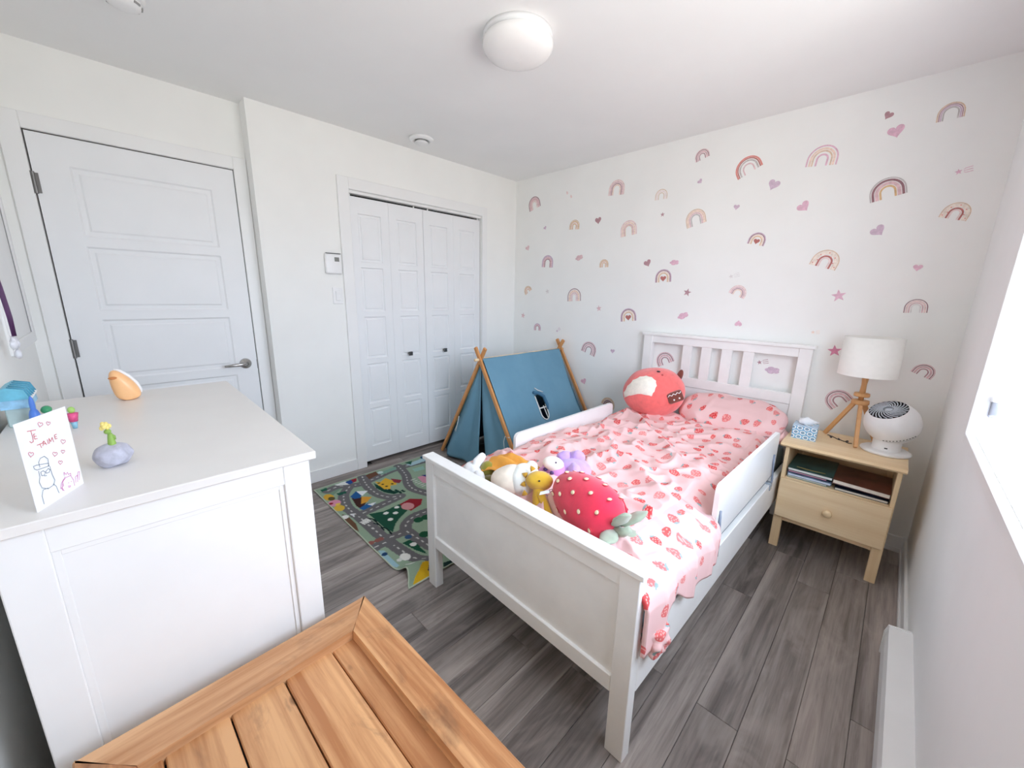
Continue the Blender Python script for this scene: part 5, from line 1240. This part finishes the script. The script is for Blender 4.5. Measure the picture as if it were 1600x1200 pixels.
def arch(a, h, t0, t1, n=18):
    def path(t):
        A_, H_ = a-t, h-t
        leg = max(0.0, H_-A_); rz_ = H_-leg
        return [(-A_, 0)] + [(A_*-math.cos(q), leg+rz_*math.sin(q)) for q in np.linspace(0, math.pi, n)] + [(A_, 0)]
    return path(t0), path(t1)
def band(name, a, h, t0, t1, col, parent, off=0.0):
    P0, P1 = arch(a, h, t0, t1); bm = new(); lo, hi = -0.0002-off, -0.0010-off
    A = [vx(bm, [(x_, lo, z_), (x_, hi, z_)]) for x_, z_ in P0]; B = [vx(bm, [(x_, lo, z_), (x_, hi, z_)]) for x_, z_ in P1]
    for k in range(len(P0)-1):
        bm.faces.new((A[k][1], A[k+1][1], B[k+1][1], B[k][1])); bm.faces.new((A[k][0], A[k+1][0], A[k+1][1], A[k][1])); bm.faces.new((B[k][0], B[k][1], B[k+1][1], B[k+1][0]))
    bmesh.ops.recalc_face_normals(bm, faces=bm.faces[:]); return obj(name, bm, col, parent)
HEART = [(16*math.sin(a)**3/32, (13*math.cos(a)-5*math.cos(2*a)-2*math.cos(3*a)-math.cos(4*a)+2)/32) for a in np.linspace(0, 2*math.pi, 30, endpoint=False)]
STAR = [((0.5 if k % 2 == 0 else 0.21)*math.sin(k*math.pi/5), (0.5 if k % 2 == 0 else 0.21)*math.cos(k*math.pi/5)) for k in range(10)]
CLOUD = [((0.40+0.10*abs(math.sin(2.5*a)))*math.cos(a), 0.72*(0.36+0.12*abs(math.sin(2.5*a)))*math.sin(a)) for a in np.linspace(0, 2*math.pi, 40, endpoint=False)]
GR = 'rainbow stickers on the sticker wall'
def rainbow(zoom, L, R, T, bands, label, heart=False, dots=False):
    l, r, tp = wpt(zoom, *L), wpt(zoom, *R), wpt(zoom, *T); c = (l+r)/2; d = r-l; w = d.length; ang = math.atan2(d.y, d.x)
    nrm_ = Vector((-d.y, d.x))/w; h = max((tp-c).dot(nrm_), w*0.42)
    t = thing('rainbow_sticker', label, 'wall sticker', (c.x, 0, c.y), 0, GR); t.rotation_euler = (0, -ang, 0)
    for (t0, t1, col) in bands: band('arc', w/2, h, t0*w/2, t1*w/2, PAL[col], t)
    if heart:
        s = w*0.36; flatpoly('heart', [(x_*s, z_*s+h*0.26) for x_, z_ in HEART], PAL['brick'], t, 0.0004)
    if dots:
        for k in range(9):
            a = math.pi*(k+0.5)/9; rr_ = 0.76+0.08*(-1)**k; s = 0.026*w
            flatpoly('dot', [(w/2*rr_*math.cos(a)+s*math.cos(q), h*rr_*math.sin(a)+s*math.sin(q)) for q in np.linspace(0, 6.28, 8, endpoint=False)], PAL['coral'], t, 0.0004)
S_plumpink = [(0, .10, 'plum'), (.14, .48, 'rose'), (.52, .68, 'blush')]
S_pinks = [(0, .14, 'blush'), (.18, .32, 'rose'), (.36, .46, 'mauve'), (.5, .62, 'peach')]
S_thin = [(0, .10, 'tan'), (.24, .34, 'blush'), (.50, .60, 'tan')]
S_gold = [(0, .14, 'tan'), (.2, .34, 'gold'), (.4, .56, 'blush'), (.6, .72, 'gold')]
S_soft = [(0, .16, 'blush'), (.2, .36, 'peach'), (.4, .52, 'rose'), (.54, .62, 'tan')]
S_mauve = [(0, .20, 'lilac'), (.22, .44, 'rose'), (.46, .60, 'mauve')]
S_heart = [(0, .10, 'lilac'), (.11, .20, 'plum'), (.26, .36, 'peach'), (.42, .52, 'gold')]
S_fine = [(0, .09, 'plum'), (.18, .44, 'peach'), (.48, .60, 'rose'), (.66, .76, 'blush')]
S_line = [(0, .08, 'rose'), (.11, .20, 'plum'), (.26, .46, 'rose'), (.54, .66, 'mauve')]
S_coral = [(0, .12, 'coral'), (.14, .22, 'brick'), (.28, .40, 'grey'), (.56, .66, 'rose')]
S_wide = [(0, .10, 'pink'), (.18, .32, 'peach'), (.36, .46, 'tan'), (.60, .72, 'pink')]
S_peach = [(0, .09, 'tan'), (.12, .30, 'peach'), (.34, .46, 'rose'), (.5, .62, 'grey')]
S_dot = [(0, .08, 'tan'), (.10, .40, 'paper'), (.46, .60, 'brick'), (.64, .74, 'blush')]
S_grey = [(0, .10, 'tan'), (.14, .22, 'mauve'), (.26, .36, 'lilac'), (.40, .52, 'grey')]
S_big = [(0, .08, 'grey'), (.12, .26, 'plum'), (.30, .50, 'rose'), (.54, .66, 'gold')]
S_fade = [(0, .08, 'plum'), (.14, .32, 'blush'), (.38, .5, 'rose'), (.58, .68, 'pale')]
S_brown = [(0, .30, 'tan'), (.34, .50, 'plum'), (.54, .74, 'brown')]
rainbow(ZA_, (170, 315), (275, 255), (215, 165), S_plumpink, 'tilted plum edged pink rainbow sticker highest beside the closet corner')
rainbow(ZA_, (925, 160), (1075, 145), (1000, 5), S_pinks, 'tall all pink rainbow sticker near the ceiling above the tent')
rainbow(ZA_, (1375, 205), (1490, 185), (1440, 95), S_thin, 'faint thin lined beige rainbow sticker above a tiny mauve star')
rainbow(ZA_, (550, 485), (645, 480), (600, 390), S_gold, 'small tan and gold rainbow sticker left of a mauve heart')
rainbow(ZA_, (1045, 560), (1200, 525), (1120, 395), S_soft, 'medium pale peach rainbow sticker right of a mauve heart')
rainbow(ZA_, (285, 845), (390, 850), (345, 730), S_mauve, 'dusty rose rainbow sticker left of a pink cloud sticker')
rainbow(ZA_, (840, 850), (925, 845), (885, 770), S_gold, 'tiny tan rainbow sticker right of a pink cloud sticker')
rainbow(ZA_, (1375, 995), (1530, 985), (1460, 865), S_heart, 'rainbow sticker with brick red heart below a pink cloud', heart=True)
rainbow(ZA_, (130, 1115), (190, 1060), (145, 1025), S_gold, 'tiny tilted tan rainbow sticker beside the closet corner')
rainbow(ZA_, (535, 1175), (660, 1170), (600, 1050), S_fine, 'upright peach rainbow sticker with plum outline above the tent')
rainbow(ZB_, (195, 490), (255, 495), (225, 430), S_mauve, 'tiny pale mauve rainbow sticker just above the tent roof')
rainbow(ZB_, (970, 415), (1110, 405), (1040, 295), S_heart, 'rainbow sticker with brick red heart nearest the headboard corner', heart=True)
rainbow(ZB_, (615, 670), (735, 730), (700, 595), S_line, 'leaning plum lined rainbow sticker between tent and headboard')
rainbow(ZB_, (1305, 820), (1450, 765), (1365, 680), S_line, 'rainbow sticker seen through the headboard above the coral plush')
rainbow(ZB_, (795, 1140), (905, 1205), (860, 1090), S_brown, 'brown and tan rainbow sticker low behind the bed guard rail')
rainbow(ZC_, (270, 310), (395, 245), (330, 185), S_line, 'small pink rainbow sticker near the ceiling above a tiny heart')
rainbow(ZC_, (645, 465), (870, 325), (755, 235), S_coral, 'bold coral and grey rainbow sticker tilted near the ceiling')
rainbow(ZC_, (1245, 350), (1525, 325), (1430, 150), S_wide, 'wide pale pink and peach rainbow sticker near the ceiling')
rainbow(ZC_, (190, 900), (365, 835), (275, 720), S_peach, 'peach rainbow sticker with thin gold outline in mid wall')
rainbow(ZC_, (725, 1030), (875, 1055), (825, 930), S_heart, 'rainbow sticker with brick red heart highest above the headboard', heart=True)
rainbow(ZD_, (1280, 255), (1475, 305), (1430, 145), S_dot, 'dotted cream rainbow sticker above a big pink star', dots=True)
rainbow(ZD_, (670, 470), (785, 520), (750, 410), S_pinks, 'small leaning pink rainbow sticker above the headboard middle')
rainbow(ZE_, (865, 330), (1105, 275), (1040, 150), S_grey, 'greyish mauve rainbow sticker highest near the window wall')
rainbow(ZE_, (315, 1000), (630, 910), (500, 775), S_big, 'large rainbow sticker with thick plum and gold arcs')
rainbow(ZE_, (885, 1115), (1115, 1150), (1070, 990), S_dot, 'dotted cream rainbow sticker close to the window wall', dots=True)
rainbow(ZF_, (685, 595), (835, 595), (770, 510), S_fade, 'faded rainbow sticker with plum outline above the table lamp')
rainbow(ZF_, (730, 960), (855, 1015), (810, 905), S_line, 'leaning rose rainbow sticker right of the lamp shade')
rainbow(ZG_, (630, 750), (822, 655), (690, 565), S_line, 'large rose rainbow sticker behind the lamp legs')
def shape(name, zoom, c, size, rot, pts, col, label, group, asp=1.0):
    p = wpt(zoom, *c); q = wpt(zoom, c[0], c[1]-size/2); s = 2*abs(q.y-p.y)
    bm = new(); prism(bm, [(x_*s*asp, z_*s) for x_, z_ in pts], -0.0002, -0.0010, lambda a, b, h: (a, h, b)); o = obj(name, bm, PAL[col])
    o.location = (p.x, 0, p.y); o.rotation_euler = (0, -math.radians(rot), 0); tag(o, label, 'wall sticker', group); return o
GH, GS, GC = 'heart stickers on the sticker wall', 'star stickers on the sticker wall', 'cloud stickers on the sticker wall'
def heart(z, c, s, r, col, lab): shape('heart_sticker', z, c, s*1.1, r, HEART, col, lab, GH)
def star(z, c, s, r, col, lab): shape('star_sticker', z, c, s*1.15, r, STAR, col, lab, GS)
def cloud(z, c, s, r, col, lab): shape('cloud_sticker', z, c, s, r, CLOUD, col, lab, GC, 1.25)
heart(ZA_, (828, 400), 66, 8, 'mauve', 'mauve heart sticker between a gold and a peach rainbow')
heart(ZA_, (318, 470), 34, 30, 'lilac', 'tiny lilac heart sticker left of the small gold rainbow')
heart(ZA_, (150, 665), 48, 25, 'rose', 'small rose heart sticker at mid height beside the closet corner')
heart(ZA_, (1303, 810), 68, 25, 'mauve', 'mauve heart sticker beside a pale pink cloud')
heart(ZB_, (897, 680), 38, 0, 'lilac', 'tiny lilac heart sticker left of the headboard')
heart(ZB_, (640, 950), 52, 25, 'pink', 'pink heart sticker low between tent pole and bed')
heart(ZC_, (308, 478), 42, 40, 'lilac', 'tiny lilac heart sticker under the small pink ceiling rainbow')
heart(ZC_, (962, 510), 92, -25, 'lilac', 'lilac heart sticker right of the bold coral rainbow')
heart(ZC_, (632, 708), 48, -8, 'lilac', 'tiny lilac heart sticker in mid wall right of the peach rainbow')
heart(ZC_, (1235, 705), 92, 40, 'pink', 'pink heart sticker lying on its side under the wide pink rainbow')
heart(ZD_, (745, 703), 46, 180, 'pink', 'upside down pink heart sticker just above the headboard')
heart(ZE_, (468, 270), 62, -30, 'mauve', 'small mauve heart sticker above a bigger pink heart')
heart(ZE_, (535, 405), 104, 15, 'pink', 'big pale pink heart sticker below a small mauve heart')
heart(ZF_, (530, 85), 68, 40, 'lilac', 'lilac heart sticker below the large plum and gold rainbow')
heart(ZF_, (775, 315), 42, -5, 'pink', 'small pale pink heart sticker right of the dotted rainbow')
star(ZA_, (1447, 340), 40, 0, 'mauve', 'tiny mauve star sticker under the faint beige rainbow')
star(ZB_, (775, 297), 50, 10, 'rose', 'small rose star sticker between two upright rainbows')
star(ZB_, (98, 360), 46, -10, 'rose', 'small rose star sticker beside the closet corner')
star(ZD_, (357, 470), 54, -12, 'mauve', 'small mauve star sticker below the heart rainbow')
star(ZD_, (1505, 495), 84, 10, 'pink', 'big pale pink star sticker under the dotted rainbow')
star(ZF_, (256, 833), 66, 8, 'hot', 'deep pink star sticker half behind the lamp shade')
star(ZA_, (340, 1080), 46, 15, 'pale', 'faint grey star sticker left of the plum outlined rainbow')
cloud(ZA_, (645, 755), 76, 15, 'rose', 'rose cloud sticker between a dusty and a tan rainbow')
cloud(ZD_, (260, 243), 60, 0, 'pink', 'pale pink cloud sticker right of a mauve heart')
cloud(ZD_, (325, 647), 70, 25, 'pink', 'pink cloud sticker above the headboard corner')
cloud((940, 500, 4.444), (1185, 350), 74, 0, 'lilac', 'lilac cloud sticker seen through the headboard opening')
def comet(zoom, c, end, s, col, label):
    p, e = wpt(zoom, *c), wpt(zoom, *end); q = wpt(zoom, c[0], c[1]-s/2); k = 2*abs(q.y-p.y); d = e-p; L_ = d.length; ang = math.atan2(d.y, d.x)
    t = thing('shooting_star_sticker', label, 'wall sticker', (p.x, 0, p.y), 0, 'shooting star stickers on the sticker wall'); t.rotation_euler = (0, -ang, 0)
    flatpoly('star', [(x_*k, z_*k) for x_, z_ in STAR], PAL[col], t)
    for m, (z0, z1) in enumerate(((0.28, 0.40), (0.0, 0.02), (-0.28, -0.36))):
        flatpoly('trail', [(k*0.6, z0*k*0.8), (L_*0.5, (z0+z1)*k*0.55), (L_, z1*k), (L_, z1*k-k*0.10), (L_*0.5, (z0+z1)*k*0.55-k*0.09), (k*0.6, z0*k*0.8-k*0.07)], PAL[col], t)
comet(ZE_, (1055, 738), (1178, 705), 50, 'pink', 'pink shooting star sticker near the window wall')
comet(ZD_, (905, 1000), (972, 990), 36, 'mauve', 'small mauve shooting star sticker seen through the headboard opening')
comet(ZD_, (690, 350), (755, 330), 34, 'pale', 'faint grey shooting star sticker above a leaning pink rainbow')
comet(ZD_, (1310, 772), (1362, 770), 28, 'peach', 'faint peach shooting star sticker above the headboard end')
comet(ZB_, (402, 498), (428, 472), 26, 'lilac', 'tiny lilac shooting star sticker above the tent poles')
for c_, lab in (((530, 130), 'upper of two faint pink drop stickers near the ceiling corner'), ((568, 165), 'lower of two faint pink drop stickers near the ceiling corner')):
    shape('drop_sticker', ZA_, c_, 34, 20, [(0.28*math.sin(a)*(1-0.45*math.cos(a)), 0.5*math.cos(a)) for a in np.linspace(0, 2*math.pi, 20, endpoint=False)], 'blush', lab, 'drop stickers on the sticker wall')
